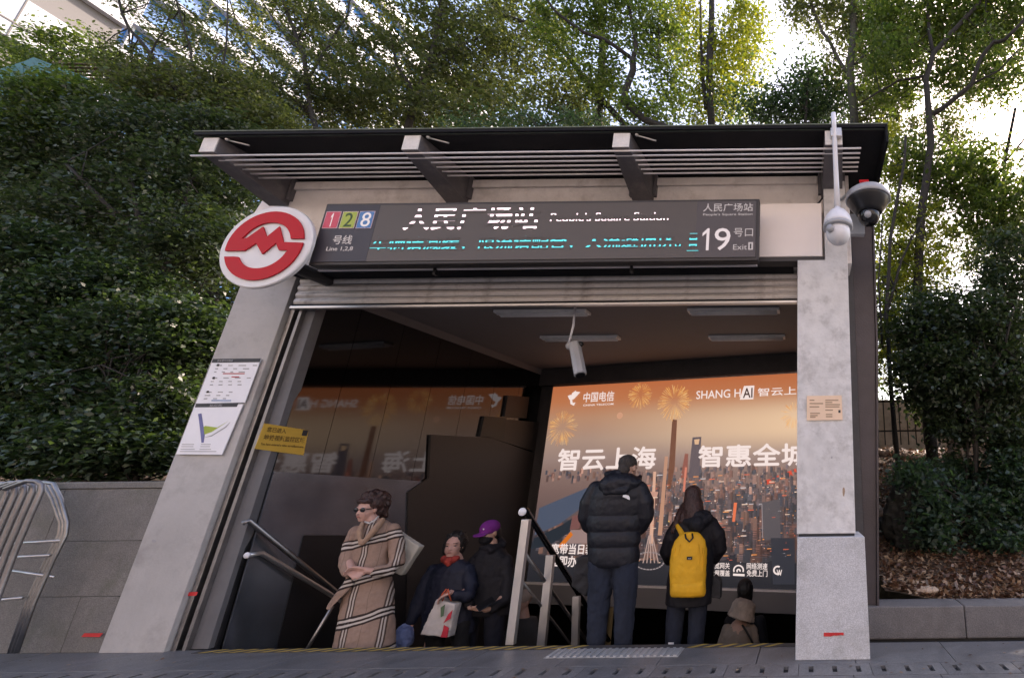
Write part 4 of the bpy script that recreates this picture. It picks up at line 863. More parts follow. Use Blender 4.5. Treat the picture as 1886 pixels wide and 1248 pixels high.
# checked coat cloth: tan ground, groups of black and white bands both ways
def check():
    m, nt, b, out = newmat('checked_wool'); L = nt.links; tc = N(nt, 'ShaderNodeTexCoord'); 
    dn = N(nt, 'ShaderNodeTexNoise'); dn.inputs['Scale'].default_value = 5; L.new(tc.outputs['Object'], dn.inputs['Vector'])
    ml = N(nt, 'ShaderNodeMix', data_type='VECTOR'); 
    ad = N(nt, 'ShaderNodeVectorMath', operation='MULTIPLY_ADD'); L.new(dn.outputs['Color'], ad.inputs[0]); ad.inputs[1].default_value = (.04, .04, .05); L.new(tc.outputs['Object'], ad.inputs[2])
    sx = N(nt, 'ShaderNodeSeparateXYZ'); L.new(ad.outputs[0], sx.inputs[0])
    cur = None
    base = N(nt, 'ShaderNodeTexNoise'); base.inputs['Scale'].default_value = 40; L.new(tc.outputs['Object'], base.inputs['Vector'])
    c0 = N(nt, 'ShaderNodeValToRGB'); c0.color_ramp.elements[0].color = (.24, .16, .125, 1); c0.color_ramp.elements[1].color = (.33, .225, .18, 1); L.new(base.outputs['Fac'], c0.inputs[0]); last = c0.outputs[0]
    for axis, per, off in ((0, .31, .13), (2, .34, .15)):
        sub = N(nt, 'ShaderNodeMath', operation='SUBTRACT'); L.new(sx.outputs[axis], sub.inputs[0]); sub.inputs[1].default_value = off
        if axis == 2:      # cloth hangs at a slight slant
            k = N(nt, 'ShaderNodeMath', operation='MULTIPLY_ADD'); L.new(sx.outputs[0], k.inputs[0]); k.inputs[1].default_value = -.28; L.new(sub.outputs[0], k.inputs[2]); src = k
        else:
            k = N(nt, 'ShaderNodeMath', operation='MULTIPLY_ADD'); L.new(sx.outputs[1], k.inputs[0]); k.inputs[1].default_value = .6; L.new(sub.outputs[0], k.inputs[2]); src = k
        dv = N(nt, 'ShaderNodeMath', operation='DIVIDE'); L.new(src.outputs[0], dv.inputs[0]); dv.inputs[1].default_value = per
        fr = N(nt, 'ShaderNodeMath', operation='FRACT'); L.new(dv.outputs[0], fr.inputs[0])
        cr = N(nt, 'ShaderNodeValToRGB'); cr.color_ramp.interpolation = 'CONSTANT'; e = cr.color_ramp.elements; al = N(nt, 'ShaderNodeValToRGB'); al.color_ramp.interpolation = 'CONSTANT'; ea = al.color_ramp.elements
        K = (.018, .012, .012, 1); Wt = (.52, .46, .42, 1); u = .052 if axis == 2 else .043
        seq = [K, Wt, K, Wt, K]
        e[0].position = 0; e[0].color = K; e[1].position = u; e[1].color = Wt
        for i in (2, 3, 4): q = e.new(i*u); q.color = seq[i]
        ea[0].position = 0; ea[0].color = (.92,)*3+(1,); ea[1].position = u*5; ea[1].color = (0, 0, 0, 1)
        if axis == 0:
            q = ea.new(.55); q.color = (.35,)*3+(1,); q = ea.new(.565); q.color = (0, 0, 0, 1); ea[0].color = (.75,)*3+(1,)
        L.new(fr.outputs[0], cr.inputs[0]); L.new(fr.outputs[0], al.inputs[0])
        mx = N(nt, 'ShaderNodeMix', data_type='RGBA'); L.new(al.outputs[0], mx.inputs[0]); L.new(last, mx.inputs[6]); L.new(cr.outputs[0], mx.inputs[7]); last = mx.outputs[2]
    L.new(last, b.inputs['Base Color']); b.inputs['Roughness'].default_value = .9; b.inputs['Specular IOR Level'].default_value = .2
    return m
mt['check'] = check()
def feet_and_legs(mb, Y, lx, rx, zf, hipz, r=.065, dy=.0):
    for x in (lx, rx):
        limb(mb, [(x, Y, hipz), (x, Y-.01, (hipz+zf)/2+.03), (x, Y+.02, zf+.08)], [r*.95, r*.7, r*.55]); limb(mb, [(x, Y+.02, zf+.045), (x, Y+dy, zf+.04)], [.045, .038])
def shoes(par, Y, lx, rx, zf, dy):
    for x in (lx, rx): blob_mb = MB(); limb(blob_mb, [(x, Y+.03, zf+.05), (x, Y+dy*.6, zf+.045), (x, Y+dy, zf+.038)], [.052, .05, .037]); blob(blob_mb, 'shoe', mt['shoe'], par, .012, 2)

# --- 1. woman in a checked coat
D = 5.0; zf = -.35
pw_ = thing('person', (aty(672, 1100, D).x, D, zf), 'person in a tan checked coat and sunglasses with curly dark hair, hands clasped', 'person')
q = lambda x, y, dy=0: aty(x, y, D+dy)
b = MB(); P, r_, f_, u_ = head_shape(b, q(678, 937), .225, (-.12, -.98, -.12), q(690, 968, .03))
limb(b, [q(692, 975, .03), q(685, 1040, .02), q(680, 1090, .02)], [.08, .09, .10])
limb(b, [q(724, 985, .02), q(728, 1035, -.01), q(700, 1052, -.13), q(676, 1050, -.20)], [.035, .032, .030, .028])
limb(b, [q(655, 985, -.02), q(641, 1030, -.08), q(650, 1050, -.19)], [.035, .032, .027])
hand(b, q(676, 1050, -.20), (-.75, -.35, .12), (-.2, -.8, -.45), .98, .55, 1)
hand(b, q(646, 1050, -.19), (.75, -.45, -.10), (-.2, .6, -.6), .98, .6, -1)
feet_and_legs(b, D, q(650, 1100).x, q(695, 1100).x, zf, .35, dy=-.14)
blob(b, 'body', mt['skin_pink'], pw_, .0075, 2)
shoes(pw_, D, q(650, 1100).x, q(695, 1100).x, zf, -.12)
face_bits(pw_, P, .225, r_, f_, u_, mt['lips'], glasses=True)
g = MB()
for s_ in (1, -1): g.ell(P(.155*s_, .375, .03), (.125*.225, .03*.225, .095*.225), 14, 8, Matrix((r_, f_, u_)).transposed())
g.tube([P(.27, .33, .05), P(.36, -.02, .04)], .004, 6).tube([P(-.27, .33, .05), P(-.36, -.02, .04)], .004, 6).tube([P(.05, .40, .05), P(-.05, .40, .05)], .004, 6)
g.build('sunglasses', mt['gloss_black'], pw_, True)
h = MB(); hc = P(0, -.22, .25); h.ell(hc, (.118, .112, .098), 18, 12); h.ell(P(0, -.36, .0), (.112, .080, .110), 14, 10)
hr2 = random.Random(5)
for k in range(120):
    t = hr2.uniform(0, 6.28); ph = hr2.uniform(-.6, 1.5); d_ = Vector((math.cos(t)*math.cos(ph), math.sin(t)*math.cos(ph), math.sin(ph)))
    if d_.dot(f_) > .15 and d_.z < .45: continue
    h.ell(hc + Vector((d_.x*.126, d_.y*.118, d_.z*.104)), hr2.uniform(.012, .023), 8, 6)
for k in range(26): t = hr2.uniform(.6, 2*math.pi-.6); h.ell(P(0, -.36, .0) + (r_*math.sin(t)*.10 - f_*abs(math.cos(t))*.06 + u_*hr2.uniform(-.09, .06)), hr2.uniform(.014, .022), 8, 6)
for k in range(9): t = -.95+k*.24; h.ell(P(math.sin(t)*.31, math.cos(t)*.30+.02, .37+.02*math.sin(k*2)), .021, 8, 6)
blob(h, 'hair', mt['hair_brown'], pw_, .007, 1, .012, .02)
c = MB(); c.loft(lrings(D, dens([(622, 722, 1210, .19, .02), (622, 721, 1190, .19, .02), (630, 721, 1140, .165, .02), (638, 720, 1090, .145, .02), (645, 716, 1060, .130, .02), (650, 714, 1030, .12, .02), (654, 716, 1000, .12, .02), (658, 720, 978, .11, .02), (668, 720, 964, .085, .03), (678, 708, 957, .06, .04)]), 24), 26)
limb(c, [q(724, 974, .03), q(732, 1000, .03), q(731, 1035, -.01), q(716, 1050, -.08), q(692, 1052, -.15)], [.058, .064, .062, .056, .046])
limb(c, [q(655, 978, -.02), q(643, 1005, -.06), q(636, 1038, -.10), q(640, 1052, -.14)], [.052, .054, .052, .044])
c.hexa([q(600, 1120, -.15), q(606, 1124, -.15), q(652, 1075, -.15), q(640, 1062, -.15)], [q(602, 1116, -.10), q(608, 1120, -.10), q(652, 1070, -.08), q(642, 1058, -.08)])
blob(c, 'coat', mt['check'], pw_, .009, 3, .022, .09, origin=(q(672, 1190).x, D, zf))
c = MB(); limb(c, [q(704, 957, -.03), q(690, 975, -.115), q(668, 1000, -.145)], [.024, .03, .02]); limb(c, [q(668, 962, -.06), q(662, 978, -.13), q(664, 1000, -.15)], [.018, .022, .016]); limb(c, [q(672, 962, .11), q(700, 958, .13)], [.035, .035])
blob(c, 'collar', M('tan_wool', (.33, .21, .145), .9, var=.12, scale=30, bump=.3, bscale=200), pw_, .009, 2)
MB().tube([q(672, 960, -.07), q(680, 963, -.10), q(690, 958, -.10), q(697, 950, -.06)], .008, 8).build('patterned_neckerchief', mt['bagwhite'], pw_, True)
tb = thing('tote_bag', q(740, 1058, .12), 'cream canvas tote bag hanging behind the arm of the checked coat', 'bag')
pts = [q(733, 980, .10), q(773, 1006, .10), q(738, 1059, .10), q(714, 1050, .10)]
k_ = MB().hexa([p+Vector((0, .0, 0)) for p in pts], [p+Vector((0, .07, 0)) for p in pts]); blob(k_, 'bag', mt['cream'], tb, .009, 4, .012, .08)
MB().tube([q(741, 988, .095), q(748, 1005, .09), q(744, 1022, .09), q(734, 1035, .09)], .008, 6).build('strap', mt['cream'], tb, True)
# --- 2. person with navy jacket carrying the shopping bag
D = 5.5; zf = -.70
pn = thing('person', (aty(830, 1100, D).x, D, zf), 'person in a navy jacket and red scarf carrying a shopping bag', 'person')
q = lambda x, y, dy=0: aty(x, y, D+dy)
b = MB(); P, r_, f_, u_ = head_shape(b, q(836, 1005), .235, (.28, -.95, .06), q(842, 1035, .03))
limb(b, [q(838, 1050, .03), q(832, 1110, .03)], [.07, .08])
limb(b, [q(860, 1055), q(866, 1080, -.03), q(845, 1096, -.14), q(830, 1090, -.20)], [.035, .034, .028, .025]); limb(b, [q(800, 1055, .02), q(777, 1100, -.01), q(757, 1150, -.05)], [.035, .033, .026])
hand(b, q(832, 1089, -.21), (-.75, -.3, -.35), (.0, .2, -1), .95, .85, 1); hand(b, q(756, 1152, -.05), (-.15, -.1, -1), (.8, 0, 0), .95, .7, 1)
feet_and_legs(b, D, q(800, 1150).x, q(850, 1150).x, zf, .05, dy=-.14)
blob(b, 'body', mt['skin_pink'], pn, .0085, 2); shoes(pn, D, q(800, 1150).x, q(850, 1150).x, zf, -.12)
face_bits(pn, P, .235, r_, f_, u_, mt['lips'])
h = MB(); h.ell(P(0, -.16, .17), (.105, .105, .105), 16, 10); h.ell(P(.28, -.12, -.02), (.040, .06, .09), 10, 8); h.ell(P(-.30, -.14, .0), (.035, .055, .085), 10, 8)
for k in range(34): t = hr2.uniform(0, 6.28); ph = hr2.uniform(-.2, 1.4); h.ell(P(0, -.16, .17)+Vector((math.cos(t)*math.cos(ph), math.sin(t)*math.cos(ph), math.sin(ph)))*.1, .02, 8, 6) if math.sin(t)*math.cos(ph) > -.55 or ph > .7 else None
blob(h, 'hair', mt['hair'], pn, .008, 1, .01, .02)
c = MB(); limb(c, [P(-.22, .10, -.52), P(0, .32, -.58), P(.22, .12, -.50)], [.035, .04, .035]); limb(c, [P(0, .30, -.60), P(-.05, .34, -.72)], [.03, .02]); blob(c, 'scarf', mt['scarf'], pn, .008, 2, .012, .03)
c = MB(); c.loft(lrings(D, dens([(778, 872, 1165, .15, .03), (780, 873, 1130, .15, .03), (784, 873, 1100, .145, .03), (788, 874, 1070, .135, .03), (796, 872, 1048, .12, .03), (814, 862, 1035, .09, .03), (824, 854, 1029, .07, .03)]), 24), 24)
limb(c, [q(800, 1050, .02), q(783, 1080, 0), q(770, 1110, -.02), q(758, 1142, -.05)], [.066, .072, .062, .048]); limb(c, [q(862, 1050, .02), q(868, 1078, -.03), q(862, 1096, -.10), q(840, 1096, -.17)], [.066, .07, .062, .048])
blob(c, 'jacket', mt['navy'], pn, .010, 3, .02, .07)
c = MB()
for x0 in (803, 850): limb(c, [q(x0, 1150), q(x0-2, 1190), (q(x0-2, 1190).x, D, zf+.1)], [.095, .082, .06])
blob(c, 'trousers', mt['trouser_black'], pn, .012, 3, .012, .06)
sb = thing('shopping_bag', q(805, 1172, -.2), 'white shopping bag with red and green print and orange handles', 'bag')
bq = [q(773, 1168, -.24), q(826, 1174, -.24), q(838, 1112, -.22), q(803, 1102, -.22)]
k_ = MB().hexa(bq, [p+Vector((.0, .10, 0)) for p in bq]); blob(k_, 'bag', mt['bagwhite'], sb, .009, 3, .014, .06)
pb = Plane((0, D-.262, 0), (1, 0, 0))
for nm, pts, mk in [('red_print', [(812, 1172), (824, 1173), (827, 1155), (818, 1150), (816, 1160)], 'bagred'), ('red_print', [(817, 1147), (830, 1138), (834, 1122), (826, 1130)], 'bagred'), ('green_print', [(812, 1136), (817, 1133), (820, 1112), (812, 1118)], 'baggreen')]:
    extruded(pb, [pb.hit(*p) for p in pts], .004).build(nm, mt[mk], sb)
for x0, x1 in ((808, 822), (815, 826), (831, 825)): MB().tube([q(x0, 1106, -.22), q((x0+x1)/2-1, 1094, -.24), q(x1, 1084, -.25)], .006, 6).build('handle', mt['orange'], sb, True)
bb = thing('cloth_bag', q(742, 1188, -.08), 'light blue cloth bundle low beside the hem of the checked coat', 'bag')
k_ = MB(); k_.ell(q(740, 1175, -.09), (.105, .09, .11), 14, 10, Matrix.Rotation(.5, 3, 'Y')); k_.ell(q(748, 1160, -.07), (.06, .05, .06)); k_.ell(q(728, 1186, -.09), (.06, .06, .06)); blob(k_, 'bag', mt['bluebag'], bb, .009, 2, .045, .07)
MB().tube([q(748, 1158, -.07), q(753, 1154, -.06), q(757, 1158, -.05)], .006, 6).build('tie', mt['bluebag'], bb, True)
# --- 3. person with purple cap
D = 5.62; zf = -.70
pc = thing('person', (aty(895, 1100, D).x, D, zf), 'person in a purple cap, black mask and black jacket looking at a phone', 'person')
q = lambda x, y, dy=0: aty(x, y, D+dy)
b = MB(); P, r_, f_, u_ = head_shape(b, q(901, 981), .23, (-.28, -.93, -.25), q(908, 1012, .03))
limb(b, [q(906, 1030, .04), q(895, 1100, .03)], [.07, .08])
limb(b, [q(930, 1040, .03), q(934, 1088, -.03), q(908, 1120, -.16), q(894, 1122, -.22)], [.035, .034, .028, .026]); limb(b, [q(874, 1040, 0), q(861, 1085, -.07), q(865, 1114, -.18)], [.035, .034, .028])
hand(b, q(895, 1122, -.22), (-.85, -.35, .05), (.1, .2, .95), .95, .5, -1); hand(b, q(866, 1117, -.21), (.6, -.5, -.1), (0, .3, .95), .95, .6, 1)
feet_and_legs(b, D, q(868, 1150).x, q(915, 1150).x, zf, .05, dy=-.14)
blob(b, 'body', mt['skin'], pc, .0085, 2); shoes(pc, D, q(868, 1150).x, q(915, 1150).x, zf, -.12)
face_bits(pc, P, .23, r_, f_, u_, mt['lips'], mask=True)
rot = Matrix((r_, f_, u_)).transposed()
c = MB(); c.ell(P(0, .17, -.22), (.30*.23, .30*.23, .27*.23), 14, 10, rot); c.ell(P(0, .32, -.16), (.12*.23, .16*.23, .18*.23), 10, 8, rot); blob(c, 'mask', mt['blackcloth'], pc, .007, 2)
c = MB(); c.ell(P(0, -.05, .22), (.385*.23, .455*.23, .36*.23), 18, 12, rot)
for k in range(9):
    t = -.9+.225*k; c.ell(P(math.sin(t)*.28, .34+math.cos(t)*.26, .09-.03*math.cos(t)), (.028, .028, .009), 8, 6, rot)
c.ell(P(0, .42, .08), (.066, .075, .010), 14, 8, rot); blob(c, 'cap', mt['purple'], pc, .006, 2)
MB().ell(P(-.10, .36, .30), (.012, .005, .009), 8, 6, rot).build('cap_logo', mt['paint_white'], pc, True)
h = MB(); h.ell(P(0, -.22, -.05), (.08, .07, .10), 12, 9, rot); blob(h, 'hair', mt['hair'], pc, .01, 1, .01, .02)
c = MB(); c.loft(lrings(D, dens([(846, 940, 1130, .15, .03), (850, 941, 1100, .145, .03), (856, 941, 1070, .14, .03), (862, 941, 1045, .13, .03), (870, 938, 1025, .115, .03), (884, 928, 1010, .09, .03), (890, 924, 1000, .08, .03)]), 24), 24)
limb(c, [q(876, 1032, 0), q(864, 1062, -.04), q(858, 1095, -.09), q(864, 1112, -.17)], [.062, .068, .060, .045]); limb(c, [q(932, 1032, .03), q(936, 1070, .0), q(930, 1105, -.06), q(908, 1120, -.16)], [.066, .07, .062, .046]); limb(c, [q(888, 1006, -.02), q(906, 1012, -.06), q(926, 1002, .05), q(918, 992, .12)], [.03, .035, .04, .04])
blob(c, 'jacket', mt['blackcloth'], pc, .010, 3, .018, .07)
c = MB()
for x0 in (864, 912): limb(c, [q(x0, 1130), q(x0-3, 1180), (q(x0-3, 1180).x, D, zf+.1)], [.10, .085, .06])
blob(c, 'trousers', mt['jeans2'], pc, .012, 3, .014, .06)
ph = MB().box(-.037, .037, -.004, .004, -.075, .075).build('smartphone', mt['gloss_black'], None, bevel=.003); ph.location = q(879, 1121, -.31); ph.rotation_euler = (R(-55), R(35), R(-20)); tag(ph, 'dark smartphone held in the hands below the purple cap', 'phone')
# --- 4. man in the black puffer
D = 4.78; zf = -.175
pm_ = thing('person', (aty(1130, 1100, D).x, D, zf), 'person seen from behind in a hooded black puffer jacket and dark jeans', 'person')
q = lambda x, y, dy=0: aty(x, y, D+dy)
b = MB(); P, r_, f_, u_ = head_shape(b, q(1157, 862, .02), .225, (.30, .93, -.22), q(1150, 892, -.01))
limb(b, [q(1132, 915), q(1132, 1020)], [.07, .08]); limb(b, [q(1095, 910), q(1085, 955, .03), q(1108, 985, .19), q(1125, 975, .26)], [.035, .035, .03, .028]); limb(b, [q(1180, 910), q(1185, 958, .03), q(1163, 985, .19), q(1150, 975, .26)], [.035, .035, .03, .028])
hand(b, q(1126, 974, .27), (.7, .4, .2), (0, .6, .7), 1, .6, 1); hand(b, q(1149, 974, .27), (-.7, .4, .2), (0, .6, .7), 1, .6, -1)
feet_and_legs(b, D, q(1104, 1150).x, q(1148, 1150).x, zf, .55, dy=.15)
blob(b, 'body', mt['skin'], pm_, .0085, 2); shoes(pm_, D, q(1098, 1190).x, q(1146, 1190).x, zf, .13)
rot = Matrix((r_, f_, u_)).transposed(); h = MB(); h.ell(P(0, -.10, .19), (.36*.225, .42*.225, .355*.225), 18, 12, rot); h.ell(P(0, -.25, -.08), (.26*.225, .24*.225, .30*.225), 14, 10, rot); blob(h, 'hair', mt['hair_grey'], pm_, .007, 2, .006, .012)
rows = []
ys = [1039, 1005.5, 977.5, 948.5, 915]
XL = {1039: (1089, 1173), 1005.5: (1087, 1175), 977.5: (1086, 1177), 948.5: (1084, 1181), 915: (1087, 1186)}
rows.append((1092, 1170, 1042, .12, .0))
for i in range(4):
    ya, yb = ys[i], ys[i+1]; la, ra = XL[ya]; lb, rb = XL[yb]
    for k in range(9):
        t = k/9; e_ = abs(math.sin(math.pi*t))**.6*(3.6 if i < 3 else 2.2); y = ya+(yb-ya)*t; rows.append((la+(lb-la)*t-e_, ra+(rb-ra)*t+e_, y, .135+.0045*e_, .0))
rows += [(1088, 1188, 912, .145, 0), (1096, 1186, 895, .13, 0), (1112, 1178, 880, .10, .0), (1126, 1168, 874, .08, .0)]
c = MB(); c.loft(lrings(D, rows), 30)
limb(c, [q(1098, 900, 0), q(1087, 925, .0), q(1083, 950, .02), q(1086, 966, .05)], [.075, .090, .088, .070], 16); limb(c, [q(1086, 966, .05), q(1108, 985, .20)], [.07, .05])
limb(c, [q(1178, 900, .0), q(1187, 925, .0), q(1187, 950, .02), q(1180, 968, .05)], [.075, .088, .086, .070], 16); limb(c, [q(1180, 968, .05), q(1162, 985, .20)], [.07, .05])
blob(c, 'puffer_jacket', mt['puffer'], pm_, .0075, 1, .010, .05)
c = MB(); c.ell(q(1146, 888, -.03), (.185, .13, .095), 20, 12, Matrix.Rotation(.12, 3, 'Y')); c.ell(q(1128, 893, -.08), (.13, .09, .09)); limb(c, [q(1104, 893, .0), q(1118, 906, -.12), q(1150, 903, -.13), q(1176, 886, -.04), q(1178, 879, .05)], [.03, .036, .036, .032, .026]); limb(c, [q(1120, 873, .02), q(1140, 872, -.06)], [.035, .04])
blob(c, 'hood', mt['puffer'], pm_, .008, 2, .014, .04)
lg = Plane((0, D-.163, 0), (1, 0, 0)); extruded(lg, [lg.hit(*p) for p in [(1147, 914), (1148, 911), (1153, 910.5), (1158, 912), (1160, 916), (1160, 920), (1157, 919), (1154, 917), (1151, 916)]][::-1], .006).build('jacket_logo', mt['paint_white'], pm_)
c = MB(); limb(c, [q(1108, 1035), q(1106, 1080), q(1101, 1140), q(1098, 1190), (q(1098, 1190).x, D+.02, zf+.07)], [.115, .105, .085, .075, .07]); limb(c, [q(1152, 1035), q(1152, 1080), q(1150, 1140), q(1147, 1190), (q(1147, 1190).x, D+.02, zf+.07)], [.115, .105, .085, .075, .07])
blob(c, 'jeans', mt['jeans'], pm_, .010, 2, .018, .05)
sh_ = thing('shoulder_bag', q(1066, 1100, .05), 'black shoulder bag hanging at the left side of the puffer jacket', 'bag')
k_ = MB(); bq = [q(1052, 1080, .0), q(1078, 1100, .0), q(1094, 1060, .0), q(1088, 1020, .0), q(1066, 1025, .0), (q(1056, 1045, .0))]; k_.prism(bq, (0, .13, 0)); blob(k_, 'bag', mt['bagblack'], sh_, .010, 5, .02, .06)
MB().tube([q(1085, 1030, .06), q(1084, 985, .04), q(1090, 945, .02)], .014, 8).build('strap', mt['strapblack'], sh_, True)
# --- 5. person with the yellow backpack
D = 5.0; zf = -.35
py_ = thing('person', (aty(1265, 1100, D).x, D, zf), 'person seen from behind with long brown hair and dark coat wearing a backpack', 'person')
q = lambda x, y, dy=0: aty(x, y, D+dy)
b = MB(); P, r_, f_, u_ = head_shape(b, q(1276, 918, .03), .225, (-.25, .93, -.2), q(1276, 955, .0))
limb(b, [q(1277, 975), q(1270, 1070)], [.07, .08]); limb(b, [q(1245, 975), q(1230, 1012, .03), q(1238, 1030, .18)], [.035, .034, .028]); limb(b, [q(1310, 970), q(1323, 1005, .02), q(1315, 1030, .17)], [.035, .034, .028])
hand(b, q(1240, 1030, .2), (.5, .6, .3), (0, .6, .7), .95, .6, 1); hand(b, q(1315, 1030, .2), (-.5, .6, .3), (0, .6, .7), .95, .6, -1)
feet_and_legs(b, D, q(1241, 1150).x, q(1281, 1150).x, zf, .4, dy=.15)
blob(b, 'body', mt['skin'], py_, .0085, 2); shoes(py_, D, q(1240, 1185).x, q(1280, 1185).x, zf, .13)
h = MB(); h.ell(P(0, -.08, .16), (.36*.225, .44*.225, .40*.225), 18, 12, Matrix((r_, f_, u_)).transposed()); limb(h, [q(1275, 908, .0), q(1276, 925, -.02), q(1278, 945, -.03), q(1280, 962, -.04)], [.075, .092, .10, .09], 16); limb(h, [q(1262, 935, .0), q(1250, 955, -.02), q(1240, 978, -.05)], [.055, .045, .025]); limb(h, [q(1268, 930, -.03), q(1256, 958, -.07)], [.05, .03]); blob(h, 'hair', mt['hair_brown'], py_, .008, 2, .012, .03)
c = MB(); c.loft(lrings(D, dens([(1226, 1310, 1112, .16, .0), (1228, 1312, 1080, .155, .0), (1234, 1314, 1040, .14, .0), (1238, 1316, 1000, .135, .0), (1238, 1318, 975, .125, .0), (1248, 1312, 955, .10, .0), (1262, 1300, 944, .07, .0)]), 24), 24)
limb(c, [q(1247, 968), q(1236, 990, .0), q(1228, 1015, .03), q(1232, 1030, .12)], [.06, .068, .066, .05]); limb(c, [q(1308, 962), q(1322, 985, .0), q(1325, 1008, .03), q(1316, 1028, .10)], [.068, .078, .074, .055])
limb(c, [q(1262, 958, -.05), q(1284, 965, -.12), q(1304, 955, -.06)], [.045, .075, .05]); limb(c, [q(1268, 945, .02), q(1286, 950, -.08), q(1302, 946, -.02)], [.04, .06, .04])
blob(c, 'coat', mt['blackcloth'], py_, .010, 3, .016, .06)
c = MB(); limb(c, [q(1247, 1105), q(1243, 1140), q(1240, 1185), (q(1240, 1185).x, D+.02, zf+.07)], [.09, .082, .072, .068]); limb(c, [q(1286, 1105), q(1284, 1140), q(1281, 1185), (q(1281, 1185).x, D+.02, zf+.07)], [.09, .082, .072, .068]); blob(c, 'jeans', mt['jeans'], py_, .011, 2, .014, .05)
extruded(Plane((0, D-.08, 0), (1, 0, 0)), [Plane((0, D-.08, 0), (1, 0, 0)).hit(*p) for p in [(1231, 1186), (1241, 1186), (1241, 1182), (1231, 1182)]], .004).build('white_shoe_tag', mt['paint_white'], py_)
bk = thing('backpack', q(1268, 1100, -.2), 'bright yellow backpack worn on the dark coat in front of the advert', 'backpack')
k_ = MB(); k_.loft(lrings(D, dens([(1236, 1297, 1098, .055, -.20), (1234, 1300, 1092, .075, -.20), (1234, 1300, 1074, .085, -.20), (1233, 1301, 1050, .085, -.20), (1234, 1302, 1030, .080, -.195), (1237, 1302, 1010, .075, -.19), (1243, 1299, 995, .065, -.185), (1252, 1292, 984, .045, -.18), (1262, 1284, 979, .025, -.175)]), 24), 26)
blob(k_, 'bag', mt['backpack'], bk, .008, 3, .010, .05)
k_ = MB(); k_.loft(lrings(D, dens([(1237, 1296, 1097, .04, -.245), (1236, 1298, 1088, .055, -.245), (1237, 1298, 1076, .055, -.245), (1241, 1295, 1069, .035, -.235)]), 24), 20); blob(k_, 'front_pocket', mt['backpack'], bk, .008, 2, .008, .05)
for pts in ([(1243, 1008), (1241, 1035), (1244, 1062), (1254, 1076)], [(1295, 1008), (1298, 1030), (1292, 1055), (1274, 1078)], [(1252, 1002), (1250, 1030), (1252, 1050)], [(1287, 1000), (1289, 1030), (1284, 1052)]):
    MB().tube([q(x, y, -.285+abs(x-1268)*.0016) for x, y in pts], .0045, 6).build('seam', mt['backpack'], bk, True)
MB().tube([q(1262, 983, -.22), q(1263, 990, -.255), q(1270, 997, -.28), q(1276, 990, -.255), q(1275, 982, -.22)], .0075, 8).build('carry_loop', mt['strapblack'], bk, True)
k_ = MB(); limb(k_, [q(1248, 968, -.07), q(1256, 982, -.14), q(1262, 992, -.19)], [.022, .026, .028]); blob(k_, 'shoulder_strap', mt['backpack'], bk, .008, 2)
pb = Plane((0, D-.288, 0), (1, 0, 0)); a_ = rectpx(pb, (1265, 1030), (1275, 1024)); MB().plate(pb, a_, .003).build('label_patch', mt['strapblack'], bk)
extruded(pb, [pb.hit(*p) for p in [(1267, 1028.5), (1273, 1028.5), (1271.5, 1026.5), (1270, 1028), (1268.5, 1026.5)]], .001, .0035).build('label_mark', mt['ink_grey'], bk)
hb2 = thing('handbag', q(1318, 1105, .0), 'dark grey handbag hanging right of the backpack', 'bag'); k_ = MB(); k_.prism([q(1308, 1100), q(1326, 1103), q(1328, 1070), q(1316, 1058), (q(1309, 1068))], (0, .10, 0)); blob(k_, 'bag', mt['baggrey'], hb2, .010, 3, .016, .04)
MB().tube([q(1313, 1066, .05), q(1314, 1045, .05), q(1316, 1030, .1)], .008, 6).build('handle', mt['baggrey'], hb2, True)
# --- 6. child in beige
D = 5.85; zf = -.875
pk = thing('person', (aty(1366, 1170, D).x, D, zf), 'small person in a beige bucket hat and coat going down the stairs', 'person')
q = lambda x, y, dy=0: aty(x, y, D+dy)
b = MB(); P, r_, f_, u_ = head_shape(b, q(1366, 1124, .02), .20, (.45, .88, -.1), q(1362, 1150)); limb(b, [q(1362, 1160), (q(1362, 1160).x, D, -.45)], [.11, .12]); feet_and_legs(b, D, q(1350, 1180).x, q(1376, 1180).x, zf, -.4, .05, dy=.12)
blob(b, 'body', mt['skin'], pk, .010, 2)
c = MB(); c.lathe(q(1368, 1124, .0), [(.140, -.075), (.150, -.068), (.132, -.01), (.130, .04), (.112, .085), (.065, .112), (.001, .118)], 26, Matrix.Rotation(R(16), 3, 'Y') @ Matrix.Rotation(R(-8), 3, 'X')); blob(c, 'bucket_hat', mt['hatbeige'], pk, .008, 1, .022, .04)
c = MB(); c.loft(lrings(D, dens([(1322, 1398, 1230, .14, 0), (1326, 1394, 1190, .13, .0), (1331, 1390, 1165, .12, .0), (1340, 1386, 1152, .09, 0), (1352, 1378, 1146, .05, .0)]), 24), 22); limb(c, [q(1338, 1158), q(1330, 1185), q(1326, 1215)], [.05, .052, .045]); limb(c, [q(1386, 1158), q(1391, 1185), q(1394, 1215)], [.05, .052, .045]); blob(c, 'coat', mt['beigecoat'], pk, .010, 2, .015, .05)
MB().tube([q(1367, 1150, -.10), q(1375, 1162, -.135), q(1386, 1183, -.13), q(1390, 1196, -.10)], .011, 8).build('strap', mt['strapblack'], pk, True)
